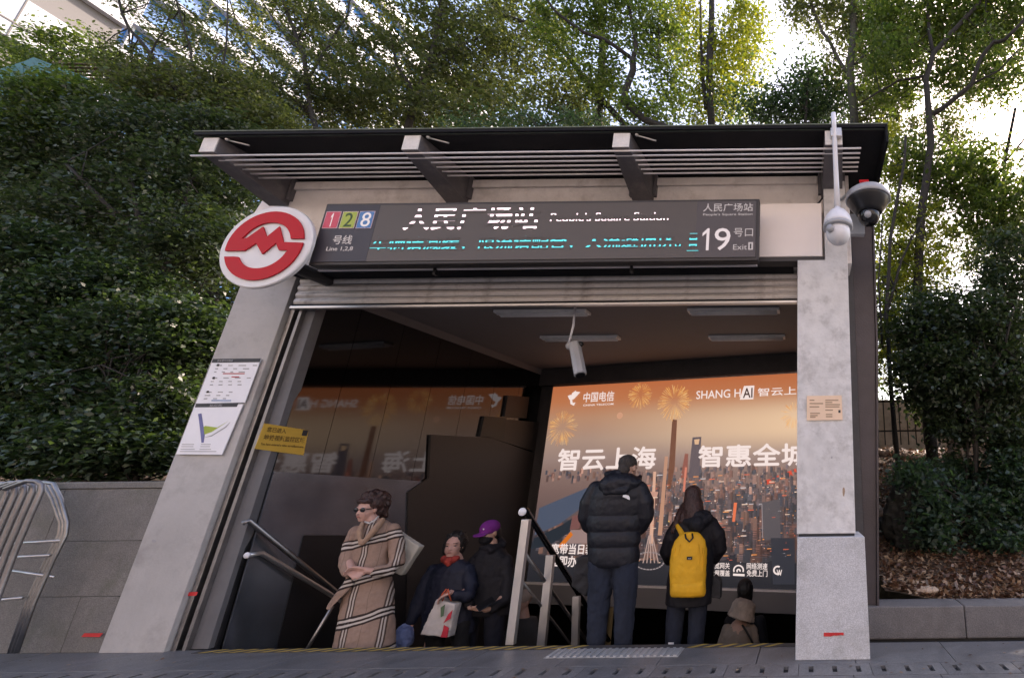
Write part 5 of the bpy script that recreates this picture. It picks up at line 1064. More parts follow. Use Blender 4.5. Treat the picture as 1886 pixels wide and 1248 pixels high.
# --- 7. dark head beyond the child
D = 6.85; zf = -1.575
pz = thing('person', (aty(1373, 1090, D).x, D, zf), 'person far down the stairs of whom only the dark hair shows above the beige hat', 'person')
q = lambda x, y, dy=0: aty(x, y, D+dy)
b = MB(); P, r_, f_, u_ = head_shape(b, q(1373, 1087, .0), .23, (0, 1, 0), q(1373, 1118)); x0 = q(1373, 1118).x; limb(b, [(x0, D, -.40), (x0, D, -.8)], [.09, .10]); feet_and_legs(b, D, x0-.1, x0+.1, zf, -.75, dy=.14); limb(b, [(x0-.17, D, -.4), (x0-.23, D, -.6), (x0-.2, D+.05, -.8)], [.03, .03, .03]); limb(b, [(x0+.17, D, -.4), (x0+.23, D, -.6), (x0+.2, D+.05, -.8)], [.03, .03, .03]); blob(b, 'body', mt['skin'], pz, .012, 2)
h = MB(); h.ell(P(0, -.12, .10), (.105, .115, .13), 14, 10); h.ell(P(0, -.15, -.3), (.10, .08, .10)); blob(h, 'hair', mt['hair'], pz, .010, 2, .01, .03)
c = MB(); c.loft([((x0, D, -1.3), .2, .13, 0), ((x0, D, -.8), .2, .14, 0), ((x0, D, -.38), .21, .12, 0), ((x0, D, -.27), .12, .09, 0)], 20); limb(c, [(x0-.19, D, -.34), (x0-.24, D, -.62)], [.07, .06]); limb(c, [(x0+.19, D, -.34), (x0+.24, D, -.62)], [.07, .06]); blob(c, 'coat', mt['trouser_black'], pz, .014, 2)
# --- 8. person seen between the handrail posts
D = 6.35; zf = -1.225
pf = thing('person', (aty(962, 1110, D).x, D, zf), 'person in a grey cap climbing the stairs behind the steel handrail', 'person')
q = lambda x, y, dy=0: aty(x, y, D+dy)
b = MB(); P, r_, f_, u_ = head_shape(b, q(962, 1108), .225, (-.3, -.95, -.05), q(966, 1140)); x0 = q(966, 1140).x; limb(b, [(x0, D, -.42), (x0, D, -.7)], [.09, .09]); feet_and_legs(b, D, x0-.1, x0+.1, zf, -.6, dy=-.14); limb(b, [(x0-.17, D, -.42), (x0-.22, D, -.6), (x0-.18, D-.1, -.75)], [.03, .03, .03]); limb(b, [(x0+.17, D, -.42), (x0+.22, D, -.6), (x0+.18, D-.1, -.75)], [.03, .03, .03]); blob(b, 'body', mt['skin'], pf, .011, 2)
face_bits(pf, P, .225, r_, f_, u_, mt['lips'])
c = MB(); rot = Matrix((r_, f_, u_)).transposed(); c.ell(P(0, -.04, .24), (.09, .105, .08), 16, 10, rot); c.ell(P(0, .42, .12), (.06, .06, .012), 10, 8, rot); blob(c, 'cap', mt['hatbeige'], pf, .009, 2)
c = MB(); c.loft([((x0, D, -.95), .2, .13, 0), ((x0, D, -.7), .2, .14, 0), ((x0, D, -.30), .2, .12, 0), ((x0, D, -.16), .13, .10, 0)], 20); limb(c, [(x0-.19, D, -.36), (x0-.23, D, -.62)], [.07, .06]); limb(c, [(x0+.19, D, -.36), (x0+.23, D, -.62)], [.07, .06]); blob(c, 'jacket', mt['baggrey'], pf, .014, 2)

# ================================================================== VEGETATION
mt['leaf_dark'] = LEAF('leaf_dark', [(.015, .028, .015), (.032, .050, .027), (.056, .076, .042)], .25)
mt['leaf_olive'] = LEAF('leaf_olive', [(.034, .042, .022), (.060, .070, .036), (.095, .102, .054)], .42)
mt['leaf_mid'] = LEAF('leaf_mid', [(.028, .048, .018), (.055, .080, .026), (.090, .115, .038)], .42)
mt['leaf_yellow'] = LEAF('leaf_yellow', [(.060, .088, .018), (.11, .135, .028), (.18, .19, .040)], .45, (3.2, 3.0, 1.0))
mt['leaf_hedge'] = LEAF('leaf_hedge', [(.012, .025, .013), (.025, .046, .023), (.058, .088, .042)], .22, rough=.4)
mt['leaf_blue'] = LEAF('leaf_bluish', [(.018, .035, .026), (.03, .058, .04), (.05, .08, .05)], .35)
mt['litter'] = LEAF('dry_leaves', [(.06, .028, .018), (.15, .075, .042), (.42, .30, .20)], .15, (1.5, 1.2, 1))
def leaf_arrays(c, L, rng, flat=.6):
    n = len(c); d = rng.normal(size=(n, 3)); d[:, 2] = d[:, 2]*.55 - .15; d /= np.linalg.norm(d, axis=1)[:, None]
    up = rng.normal(size=(n, 3))*flat; up[:, 2] += 1; sdir = np.cross(d, up); sdir /= np.linalg.norm(sdir, axis=1)[:, None]+1e-9; nn = np.cross(sdir, d)
    Ls = (L*rng.uniform(.6, 1.25, n))[:, None]; W = Ls*rng.uniform(.24, .34, n)[:, None]
    v = np.stack([c, c+d*Ls*.45+sdir*W+nn*Ls*.06, c+d*Ls-nn*Ls*.10, c+d*Ls*.45-sdir*W+nn*Ls*.06], 1).reshape(-1, 3)
    f = np.arange(n*4).reshape(-1, 4); return v, f
def crown(name, clouds, mat, parent, L=.075, seed=0, twig=None, clump=.15, per=26, anchors=None, bark='bark'):
    """clouds: (px, py, rx, ry, Y, ry_depth, leaves) in photo pixels at depth Y; leaves sit in clumps spread through the volume"""
    rng = np.random.default_rng(seed); C = []; T = MB()
    for (px, py, rx, ry, Y, rd, n) in clouds:
        n = int(n*(1.55 if px > 1400 and py < 560 else 1.9 if px > 1400 else (.9 if px > 600 and py < 300 else (2.6 if L < .071 else 1.75))))
        c = np.array(aty(px, py, Y)); k = scl(px, py, Y); a, b_ = rx*k, ry*k*1.12
        m = max(3, n//per); u = rng.normal(size=(m, 3)); u /= np.linalg.norm(u, axis=1)[:, None]; u *= rng.uniform(.1, 1, m)[:, None]**.5
        cc = c + u*np.array([a, rd, b_]); cc[:, 2] = np.maximum(cc[:, 2], .35)
        sz = clump*rng.uniform(.5, 1.5, m)
        idx = rng.integers(0, m, n); p = cc[idx] + rng.normal(size=(n, 3))*(sz[idx][:, None])*np.array([1, 1, .55]); C.append(p)
        if anchors:
            an = np.array([tuple(x) for x in anchors]); used = {}
            for i in rng.permutation(m)[:max(3, int(m*.22))]:
                j = int(rng.choice(np.argsort(((an-cc[i])**2).sum(1))[:4])); used[j] = used.get(j, 0)+1
                if used[j] > 3: continue
                A0, B0 = Vector(an[j]), Vector(cc[i])
                if (A0-B0).length > 1.1: continue
                M0 = A0.lerp(B0, .5)+Vector(rng.normal(size=3)*.10)+Vector((0, 0, .06)); T.tube([A0, M0, B0, B0+(B0-M0)*.35], [.012, .009, .006, .003], 5, False)
    v, f = leaf_arrays(np.concatenate(C), L, rng)
    o = arrays(name, v, f, mat, parent); tag(o, kind='stuff')
    if anchors and T.v: tag(T.build('twigs', mt[bark], parent, True), kind='stuff')
    return o
def tree(label, Y, limbs, clouds, mat, bark='bark', L=.075, seed=0, group=None, name='tree', cat='tree', clump=.15, per=44):
    """limbs: [(pixel points, r0, r1)]; the first is the trunk and is carried down to the ground"""
    pts0 = limbs[0][0]; b = aty(*pts0[0], Y); gz = hgt_r(b.x, Y) if b.x > .7 else (hgt_l(b.x, Y) if b.x < -5.35 else hgt_b(b.x, Y))
    root = thing(name, (b.x, Y, gz), label, cat, group); anchors = []
    for i, (pts, r0, r1) in enumerate(limbs):
        w3 = [aty(x, y, Y+(.0 if i == 0 else .12*math.sin(i*2.4)*k)) for k, (x, y) in enumerate(pts)]
        if i == 0 and w3[0].z > gz: w3 = [Vector((w3[0].x+.05, Y, gz-.1)), Vector((w3[0].x+.02, Y, (gz+w3[0].z)/2))] + w3
        # smooth the polyline a little
        fine = []
        for a, c in zip(w3[:-1], w3[1:]):
            fine += [a, a.lerp(c, .5) + Vector((rnd.uniform(-.015, .015), rnd.uniform(-.02, .02), 0))]
        fine.append(w3[-1]); n = len(fine)
        MB().tube(fine, [r0+(r1-r0)*k/(n-1) for k in range(n)], 9).build('trunk' if i == 0 else 'limb', mt[bark], root, True); anchors += fine
    crown('crown', clouds, mat, root, L, seed, clump=clump, per=per, anchors=anchors, bark=bark); return root
TG = 'trees behind the station entrance'
tree('tall tree with a dark forked trunk reaching the upper right corner', 8.5,
     [([(1690, 560), (1695, 420), (1705, 340), (1715, 263), (1709, 189), (1705, 145), (1719, 98), (1756, 57), (1803, 7), (1820, -60)], .105, .04), ([(1719, 98), (1712, 60), (1708, 0), (1704, -60)], .045, .03), ([(1712, 215), (1760, 180), (1790, 155), (1806, 108), (1830, 78), (1850, 74), (1886, 37), (1930, -10)], .055, .03), ([(1706, 140), (1655, 148), (1620, 168), (1587, 189)], .03, .015), ([(1830, 78), (1815, 40), (1816, 0)], .025, .015), ([(1790, 155), (1840, 130), (1886, 80)], .025, .012)],
     [(1700, 20, 120, 60, 9, .9, 4200), (1840, 30, 70, 60, 9, .9, 2600), (1640, 130, 60, 60, 9, .8, 1800), (1770, 110, 60, 60, 9, .8, 1500), (1850, 150, 50, 40, 9, .6, 700), (1760, 330, 80, 60, 9, .8, 2600), (1830, 400, 60, 70, 9, .8, 2400), (1680, 300, 50, 50, 9.2, .6, 900)], mt['leaf_mid'], L=.11, seed=1, clump=.2)
tree('straight grey trunked tree rising just behind the right end of the canopy', 10.5,
     [([(1585, 420), (1578, 300), (1574, 233), (1570, 180), (1566, 130), (1572, 60), (1570, -40)], .145, .09), ([(1566, 140), (1547, 115), (1530, 80), (1515, 60), (1496, 13), (1490, -30)], .06, .035), ([(1575, 120), (1605, 90), (1640, 40)], .05, .03)],
     [(1500, 10, 70, 34, 11, 1, 1700), (1590, 40, 70, 60, 11, 1, 3000), (1610, 130, 50, 60, 11, .9, 1500), (1650, 60, 60, 60, 11, .9, 1700), (1620, 230, 50, 50, 11, .8, 1300), (1540, 120, 22, 50, 11, .6, 300)], mt['leaf_olive'], 'bark2', L=.11, seed=2, clump=.22)
tree('tree with sunlit yellow-green leaves and a dark upright trunk above the canopy', 12,
     [([(1312, 250), (1308, 190), (1306, 120), (1310, 60), (1312, -40)], .13, .09), ([(1300, 200), (1292, 100), (1290, 0)], .06, .03)],
     [(1270, 70, 50, 90, 12.6, 1, 2200), (1350, 130, 60, 100, 12.8, 1, 4200), (1370, 50, 50, 60, 12.8, 1, 1900), (1300, 190, 60, 50, 12.4, 1, 2000), (1240, 20, 50, 50, 12.6, 1, 1300)], mt['leaf_yellow'], L=.13, seed=3, clump=.24)
tree('crooked tree with a twisting dark trunk above the middle of the canopy', 9.5,
     [([(1250, 262), (1225, 234), (1190, 222), (1168, 204), (1149, 188), (1152, 165), (1158, 150), (1166, 130), (1165, 108)], .085, .075), ([(1166, 108), (1172, 90), (1165, 48), (1155, 0), (1150, -40)], .06, .03), ([(1160, 105), (1142, 92), (1110, 72), (1075, 60), (1040, 35), (1021, 19), (1000, -10)], .055, .025), ([(1172, 98), (1195, 99), (1212, 102), (1214, 60), (1212, 30)], .03, .012)],
     [(1110, 20, 90, 40, 9.8, .8, 3800), (1200, 60, 50, 60, 9.8, .8, 2200), (1110, 130, 60, 50, 10, .8, 1900), (1220, 160, 50, 60, 10, .8, 2000), (1040, 60, 60, 50, 10, .8, 1600), (1180, 220, 70, 26, 9.8, .6, 1300)], mt['leaf_mid'], L=.105, seed=4, clump=.2)
tree('leaning tree whose dark trunk slants down to the right above the sign', 11,
     [([(1160, 262), (1145, 223), (1091, 165), (1062, 125), (1034, 89), (996, 51), (955, 38), (900, 20)], .10, .05), ([(996, 51), (990, 10), (985, -30)], .05, .03), ([(1091, 165), (1060, 190), (1020, 200)], .03, .012)],
     [(960, 30, 110, 50, 11.4, 1, 5200), (1010, 120, 80, 60, 11.4, 1, 3400), (900, 130, 90, 70, 11.4, 1, 4400), (1080, 200, 80, 50, 11.4, .8, 3000), (990, 205, 90, 40, 11, .8, 2600)], mt['leaf_olive'], L=.11, seed=5, clump=.22)
tree('dense dark green tree behind the left half of the canopy', 10,
     [([(745, 262), (760, 200), (790, 120), (810, 40), (820, -40)], .10, .05), ([(790, 120), (830, 90), (880, 70)], .05, .02), ([(770, 180), (730, 120), (720, 60)], .05, .02)],
     [(780, 40, 100, 60, 10.4, 1, 5200), (730, 130, 90, 70, 10.4, 1, 5000), (830, 150, 90, 70, 10.4, 1, 5000), (770, 215, 120, 40, 10.2, .8, 4200), (880, 60, 60, 60, 10.4, .8, 2600), (670, 200, 70, 50, 10.2, .8, 2600), (900, 215, 80, 34, 10.2, .7, 2000)], mt['leaf_olive'], L=.105, seed=6, clump=.2)
tree('tree with wispy olive leaves and slim branches against the blue tower', 9,
     [([(590, 262), (575, 215), (566, 150), (560, 100), (540, 50), (527, 19), (515, -30)], .06, .03), ([(566, 150), (600, 90), (640, 30), (650, -20)], .03, .015), ([(560, 100), (520, 60), (480, 0)], .02, .01), ([(575, 210), (500, 150), (440, 60), (420, -10)], .03, .012)],
     [(620, 60, 80, 60, 9.4, .9, 3600), (560, 200, 100, 50, 9.4, .9, 4200), (640, 140, 70, 50, 9.2, .8, 3000), (480, 130, 60, 50, 9.2, .8, 900), (540, 60, 60, 60, 9.4, .8, 800), (440, 60, 60, 60, 9.4, .8, 600), (380, 110, 70, 50, 9.4, .8, 350), (500, 40, 80, 50, 9.4, .8, 400), (560, 20, 80, 40, 9.4, .8, 500)], mt['leaf_olive'], L=.08, seed=7)
tree('slender tree with a slanting bare branch at the upper left', 7.5,
     [([(345, 220), (315, 145), (278, 100), (255, 72), (237, 52), (219, 0), (210, -40)], .035, .018), ([(278, 100), (300, 60), (323, 0)], .015, .008), ([(360, 190), (349, 82), (330, 20), (323, -10)], .02, .01), ([(400, 200), (416, 89), (419, 0)], .018, .01)],
     [(310, 180, 110, 40, 7.8, .7, 3400), (420, 190, 80, 50, 7.8, .7, 3000), (240, 110, 60, 22, 7.8, .5, 600), (360, 90, 80, 60, 7.8, .6, 600), (270, 40, 70, 50, 7.8, .6, 330), (350, 30, 60, 50, 7.8, .6, 260), (470, 230, 80, 34, 7.8, .6, 2000)], mt['leaf_olive'], L=.07, seed=8)
tree('yellowing low tree beside the pale building at the upper left', 8.5,
     [([(120, 260), (100, 180), (90, 110)], .04, .02), ([(200, 240), (180, 150), (170, 90)], .03, .015)],
     [(60, 110, 70, 30, 8.6, .6, 1400), (150, 95, 60, 26, 8.6, .6, 1300), (230, 135, 60, 24, 8.6, .6, 1100), (20, 150, 40, 30, 8.6, .5, 500), (110, 168, 80, 16, 7.0, .3, 1500), (70, 215, 60, 44, 7.0, .3, 1700), (20, 225, 44, 40, 6.7, .2, 520), (120, 158, 50, 10, 6.7, .2, 220), (30, 165, 40, 16, 6.7, .2, 120), (60, 100, 60, 12, 7.2, .3, 300), (20, 130, 20, 12, 7.0, .2, 100)], mt['leaf_mid'], L=.075, seed=9)
tree('dark bushy tree rising left of the round logo sign', 6.6,
     [([(300, 700), (270, 560), (260, 420), (240, 330)], .07, .03), ([(270, 560), (330, 440), (350, 330)], .05, .02), ([(262, 440), (180, 360), (120, 300)], .04, .015)],
     [(100, 260, 130, 80, 7.2, .8, 6200), (270, 270, 120, 70, 7.2, .8, 6200), (370, 330, 70, 70, 7.0, .7, 3600), (200, 400, 170, 90, 7.0, .8, 8600), (60, 350, 90, 80, 7.2, .8, 4200), (360, 440, 70, 80, 6.8, .7, 4200), (420, 250, 60, 40, 7.2, .6, 2000)], mt['leaf_dark'], L=.075, seed=10, clump=.14)
tree('green hedge shrub with fresh leaves above the granite wall, left', 5.9,
     [([(90, 870), (95, 800), (80, 700)], .03, .02), ([(95, 800), (140, 720), (160, 650)], .02, .01)],
     [(60, 470, 110, 50, 6.3, .5, 3800), (70, 580, 110, 60, 6.2, .5, 4200), (60, 700, 90, 70, 6.1, .5, 3800), (40, 810, 80, 60, 5.8, .4, 2800), (150, 640, 60, 60, 6.2, .4, 1700)], mt['leaf_hedge'], L=.07, seed=11, name='shrub', cat='shrub', clump=.11, per=34)
tree('green hedge shrub beside the left pillar, spilling over the granite wall', 5.8,
     [([(250, 870), (240, 790), (250, 700)], .03, .02), ([(240, 790), (200, 740), (190, 690)], .02, .01)],
     [(190, 530, 110, 50, 6.3, .5, 3600), (250, 610, 90, 60, 6.2, .5, 3600), (190, 720, 90, 60, 6.1, .5, 3200), (180, 820, 100, 50, 5.7, .4, 3800), (290, 760, 50, 70, 6.0, .4, 1900), (340, 620, 50, 70, 6.2, .4, 2400), (270, 830, 60, 36, 5.8, .3, 1700)], mt['leaf_hedge'], L=.07, seed=12, name='shrub', cat='shrub', clump=.11, per=34)
tree('bush of bluish leaves showing just above the canopy in the centre', 8,
     [([(980, 300), (985, 262), (990, 235)], .03, .02)], [(960, 232, 90, 26, 8.4, .4, 1900), (1080, 232, 60, 22, 8.4, .4, 1000), (860, 236, 60, 20, 8.4, .4, 900)], mt['leaf_blue'], L=.07, seed=13, name='bush', cat='bush')
tree('dark leaved tree filling the gap left of the straight grey trunk', 11.5,
     [([(1480, 262), (1485, 200), (1490, 130)], .06, .03), ([(1485, 200), (1450, 170), (1430, 140)], .03, .015)],
     [(1490, 165, 40, 44, 12, .8, 1400), (1535, 190, 50, 50, 12, .8, 1700), (1440, 200, 60, 34, 12, .8, 1200), (1380, 215, 70, 26, 12, .8, 1300), (1480, 220, 90, 24, 12, .8, 1200)], mt['leaf_blue'], L=.12, seed=14, clump=.3)
tree('yellow-green bamboo-like shrub behind the right pillar under the dome camera', 8,
     [([(1640, 700), (1632, 580), (1640, 440), (1665, 303), (1668, 250)], .045, .025), ([(1632, 580), (1660, 480), (1700, 400)], .03, .015), ([(1625, 640), (1618, 520), (1625, 400)], .02, .01)],
     [(1650, 430, 40, 70, 8.6, .6, 1500), (1690, 500, 60, 60, 8.8, .6, 1900), (1640, 560, 36, 60, 8.6, .5, 1300), (1700, 400, 40, 40, 8.8, .5, 700), (1628, 640, 26, 50, 8.6, .4, 700), (1626, 480, 20, 60, 8.8, .4, 500), (1640, 330, 30, 60, 9, .5, 700), (1630, 250, 30, 40, 9, .5, 400)], mt['leaf_yellow'], L=.08, seed=15, clump=.13)
tree('dark evergreen shrub with two thin stems on the right planting bank', 6.6,
     [([(1796, 870), (1795, 800), (1800, 720), (1790, 620)], .04, .03), ([(1780, 880), (1782, 800), (1770, 700)], .02, .012), ([(1800, 720), (1850, 640), (1870, 560)], .03, .012), ([(1796, 760), (1730, 690), (1700, 640)], .025, .01)],
     [(1770, 600, 110, 60, 7.0, .7, 5600), (1850, 500, 60, 70, 7.2, .7, 3000), (1740, 690, 90, 60, 6.8, .6, 4600), (1850, 700, 60, 80, 6.9, .6, 3800), (1700, 600, 60, 60, 7.2, .5, 1900), (1790, 780, 90, 40, 6.8, .5, 1500), (1870, 820, 40, 60, 6.8, .5, 1600)], mt['leaf_dark'], 'bark', L=.08, seed=16, clump=.12)
tree('low dark bush crouching on the leaf litter behind the planting kerb, right', 6.2,
     [([(1800, 1010), (1798, 970), (1790, 930)], .02, .012)],
     [(1790, 950, 90, 50, 6.5, .5, 4200), (1860, 900, 50, 70, 6.6, .5, 2600), (1730, 960, 40, 50, 6.6, .4, 1100), (1750, 880, 60, 40, 6.8, .4, 1500), (1850, 1000, 60, 26, 6.2, .4, 1400), (1730, 900, 60, 36, 6.8, .4, 1800), (1700, 1000, 40, 20, 6.3, .3, 700), (1715, 960, 30, 50, 5.95, .2, 900), (1690, 880, 40, 24, 6.1, .2, 600)], mt['leaf_blue'], L=.075, seed=17, name='bush', cat='bush', clump=.10)
# trees that close the gaps, and overhead ones added to block light
tree('broad dark tree filling the view behind the left hedge', 9.5,
     [([(420, 800), (400, 600), (380, 420), (360, 300)], .12, .06), ([(390, 520), (250, 400), (150, 330)], .06, .03), ([(385, 450), (470, 330), (500, 280)], .05, .02)],
     [(120, 420, 170, 130, 10.2, 1.2, 7000), (330, 420, 150, 140, 10.2, 1.2, 7500), (200, 650, 200, 130, 10.2, 1, 7000), (400, 620, 100, 160, 10.0, .8, 5000), (480, 290, 90, 50, 9.8, .8, 3200), (20, 300, 70, 90, 10.2, 1, 3200), (60, 800, 120, 100, 9.8, .8, 3200), (300, 800, 160, 90, 9.6, .8, 4200)], mt['leaf_dark'], L=.12, seed=30, clump=.26)
tree('unseen tree added above the left of the view to darken the foliage', 8,
     [([(-330, 250), (-330, 100), (-200, -150), (0, -300)], .14, .07), ([(-200, -150), (300, -250), (600, -300)], .08, .03)],
     [(300, -190, 260, 70, 8.5, 1.5, 5000), (650, -230, 240, 70, 9, 1.5, 3500), (60, -200, 160, 80, 8.5, 1.5, 2500)], mt['leaf_dark'], L=.14, seed=31, clump=.3)  # unseen crown added to block sky light and sun over the left
tree('tree added with unseen crowns above and right of the view to block sun', 11,
     [([(1100, 262), (1110, 100), (1100, -100), (1080, -300)], .12, .08), ([(1100, -100), (1250, -220), (1400, -280)], .08, .03)],
     [(1000, -210, 260, 70, 11.5, 1.5, 4500), (1350, -210, 260, 70, 11.5, 1.5, 4500), (1700, -170, 260, 80, 10.5, 1.5, 5500), (2050, -100, 160, 120, 9, 1.5, 3500), (2080, 200, 120, 150, 9, 1.3, 3500), (1995, 380, 70, 200, 8.7, 1.6, 4500), (2150, 450, 120, 160, 8.0, 1.5, 4500)], mt['leaf_mid'], L=.14, seed=32, clump=.3)  # out-of-view crowns added to block sky light and shade the right pavement
tree('leafy tree behind the dome cameras at the right edge of the canopy', 10.5,
     [([(1850, 560), (1840, 420), (1850, 300), (1870, 200)], .07, .04), ([(1845, 380), (1780, 300), (1740, 260)], .03, .015), ([(1850, 300), (1900, 240), (1930, 200)], .03, .012)],
     [(1650, 220, 60, 80, 11, .8, 1700), (1780, 170, 70, 50, 11, .8, 900), (1870, 120, 50, 50, 11, .8, 700), (1630, 640, 40, 70, 11, .6, 900), (1640, 520, 50, 60, 11, .6, 900), (1740, 280, 80, 80, 11, .8, 1800), (1830, 330, 70, 70, 11, .8, 1500), (1880, 420, 60, 90, 11, .8, 1700), (1650, 380, 50, 80, 11, .8, 1100), (1760, 460, 90, 60, 11, .8, 1800), (1850, 100, 60, 60, 11, .8, 700), (1760, 60, 90, 60, 11, .8, 1700)], mt['leaf_olive'], L=.10, seed=33)
tree('dark thicket at the right edge behind the two thin stems', 8.6,
     [([(1870, 860), (1865, 700), (1880, 560)], .05, .03)],
     [(1850, 620, 90, 80, 9.2, .8, 3000), (1700, 640, 60, 70, 9.2, .6, 1600), (1870, 760, 60, 70, 9, .7, 1800), (1760, 730, 80, 50, 9, .7, 1700)], mt['leaf_dark'], L=.10, seed=34, clump=.18)
# far woodland closing the view
def far_wood():
    rng = np.random.default_rng(40); C = []
    for k in range(420):
        x = rng.uniform(-34, 16); y = rng.uniform(15, 24); 
        if x > -1: top = 4.8 + 1.2*math.sin(x*.7)
        else: top = 8.2 + 1.6*math.sin(x*.5+1)
        z = rng.uniform(.5, top); n = 150; C.append(np.array([x, y, z]) + rng.normal(size=(n, 3))*np.array([.75, .75, .5]))
    v, f = leaf_arrays(np.concatenate(C), .17, rng); o = arrays('woodland', v, f, mt['leaf_dark']); tag(o, 'mass of dark green woodland far behind the station entrance', 'woodland', kind='stuff')
far_wood()
# leaf litter
def litter():
    rng = np.random.default_rng(41); n = 20000; y = 5.05 + 6*rng.uniform(0, 1, n)**1.6; x = .72 + rng.uniform(0, 1, n)*(1.6+.38*(y-4))
    z = np.array([hgt_r(a, b) for a, b in zip(x, y)])+.012; c = np.stack([x, y, z], 1)
    d = rng.normal(size=(n, 3)); d[:, 2] *= .35; d /= np.linalg.norm(d, axis=1)[:, None]; up = rng.normal(size=(n, 3))*.5; up[:, 2] += 1; s_ = np.cross(d, up); s_ /= np.linalg.norm(s_, axis=1)[:, None]; L = rng.uniform(.03, .085, n)[:, None]
    v = np.stack([c, c+d*L*.5+s_*L*.28, c+d*L, c+d*L*.5-s_*L*.28], 1).reshape(-1, 3); v[:, 2] = np.maximum(v[:, 2], np.repeat(z-.008, 4)); o = arrays('leaf_litter', v, np.arange(n*4).reshape(-1, 4), mt['litter']); tag(o, 'dry brown fallen leaves covering the planting bank', 'fallen leaves', kind='stuff')
litter()
def scraps():
    rng = np.random.default_rng(43); n = 260; x = rng.uniform(-7.5, 3.2, n); y = 3.4 + 1.25*rng.uniform(0, 1, n)**.6
    k = (x > .5) | (rng.uniform(0, 1, n) < .45); x, y = x[k], y[k]; n = len(x); a = rng.uniform(0, 6.28, n); L = rng.uniform(.012, .04, n)
    d = np.stack([np.cos(a), np.sin(a), rng.uniform(0, .25, n)], 1)*L[:, None]; s_ = np.stack([-np.sin(a), np.cos(a), rng.uniform(-.1, .2, n)], 1)*(L*.3)[:, None]; c = np.stack([x, y, np.full(n, .004)], 1)
    v = np.stack([c, c+d*.5+s_, c+d, c+d*.5-s_], 1).reshape(-1, 3); v[:, 2] = np.maximum(v[:, 2], .0025); o = arrays('fallen_leaves', v, np.arange(n*4).reshape(-1, 4), mt['litter']); tag(o, 'scattered dry leaves and scraps lying on the grey pavement', 'fallen leaves', kind='stuff')
scraps()
# stones
def rock(name, px, py, Y, r, mat, label, seed):
    c = aty(px, py, Y); gz = hgt_r(c.x, Y); mb = MB().ell((c.x, Y, gz+r[2]*.6), r, 20, 14); o = blob(mb, name, mat, None, min(r)*.07, 2, min(r)*.75, min(r)*.9)
    d = o.modifiers.new('d', 'DISPLACE'); d.texture = tex('rockfine', .05); d.strength = min(r)*.16; d.mid_level = .5
    tag(o, label, 'stone'); return o
rock('boulder', 1684, 950, 6.3, (.36, .28, .50), mt['rock'], 'large dark rounded boulder on the right planting bank', 1)
rock('boulder', 1790, 835, 8.6, (.42, .3, .42), mt['tan_rock'], 'pale tan boulder behind the two thin stems', 2)
rock('stone', 1615, 925, 6.9, (.10, .09, .10), mt['tan_rock'], 'small tan stone beside the brown side wall', 3)
rock('stone', 1625, 965, 6.6, (.13, .10, .10), mt['rock'], 'grey stone at the foot of the slope beside the brown side wall', 4)
rock('stone', 1705, 1098, 5.12, (.13, .07, .035), mt['tan_rock'], 'flat pale stone lying in the litter behind the kerb', 5)
rr_ = random.Random(9); sg = 'small stones edging the upper slope'
for k in range(13):
    px = 1606+k*9; rock('stone', px, 812, 9.0+.05*math.sin(k*2), (.07*rr_.uniform(.7, 1.3), .06, .05), mt['tan_rock'], ['small pale stone', 'small tan stone'][k % 2] + ' in the edging row below the iron fence, number %s from the left' % ['one', 'two', 'three', 'four', 'five', 'six', 'seven', 'eight', 'nine', 'ten', 'eleven', 'twelve', 'thirteen'][k], 20+k)['group'] = sg
# iron fence on the upper slope
fr = thing('iron_fence', (aty(1640, 800, 9.6).x, 9.6, 1.7), 'dark iron railing fence seen through the gap at the top of the slope', 'fence')
a = aty(1600, 800, 9.6); 
for zz in (a.z+.05, a.z+.62): MB().box(a.x, a.x+4.2, 9.59, 9.61, zz, zz+.03).build('rail', mt['iron'], fr)
for k in range(28): MB().box(a.x+.15*k, a.x+.15*k+.02, 9.592, 9.608, a.z-.2, a.z+.75).build('bar', mt['iron'], fr)
# tan yard wall behind the fence, tall enough to hide the sky
yw = MB().box(.8, 6, 12.2, 12.4, .3, 3.3).build('yard_wall', mt['tan_rock']); tag(yw, 'pale tan wall glimpsed behind the iron fence', 'wall')

# ================================================================== BUILDINGS AT THE UPPER LEFT
tw = thing('office_tower', (-50, 18, 0), 'pale office block with long white bands at the upper left corner', 'building')
def zr(r_, X): return 1.25 + r_*X
X = 45.
MB().box(-X-14, -X-.4, 8, 25.3, 0, zr(.83, X)).build('wall', mt['tower_grey'], tw)
for (r0, r1, nm, mk, pr_) in [(.30, .36, 'white_band', 'tower_white', 0), (.42, .48, 'white_band', 'tower_white', 0), (.553, .612, 'white_band', 'tower_white', 0), (.662, .735, 'white_band', 'tower_white', .0), (.78, .84, 'white_band', 'tower_white', 0)]:
    bnd = MB().box(-X-.4, -X+.0, 7.8, 25.4, zr(r0, X), zr(r1, X)).build(nm, mt[mk], tw)
    for y in (11, 14.5, 18, 21.5): MB().box(-X+.0, -X+.03, y, y+.06, zr(r0, X), zr(r1, X)).build('panel_joint', mt['tower_grey'], bnd)
    MB().box(-X+.0, -X+.04, 7.8, 25.4, zr((r0*2+r1)/3, X), zr((r0*2+r1)/3, X)+.08).build('panel_joint', mt['tower_grey'], bnd)
t2 = thing('office_tower', (-66, 50, 0), 'blue glass office tower with slanting white ledges behind the wispy branches', 'building')
X = 60.
MB().box(-X-16, -X-.5, 24, 100, 0, zr(1.15, X)).build('glass_facade', mt['tower_glass'], t2)
for k in range(14):
    r0 = .30+.062*k; MB().box(-X-.5, -X+.2, 24, 100, zr(r0, X), zr(r0+.017, X)).build('white_ledge', mt['tower_white'], t2)
for k in range(19): MB().box(-X-.5, -X-.2, 26+4*k, 26.25+4*k, 0, zr(1.15, X)).build('mullion', mt['tower_white'], t2)
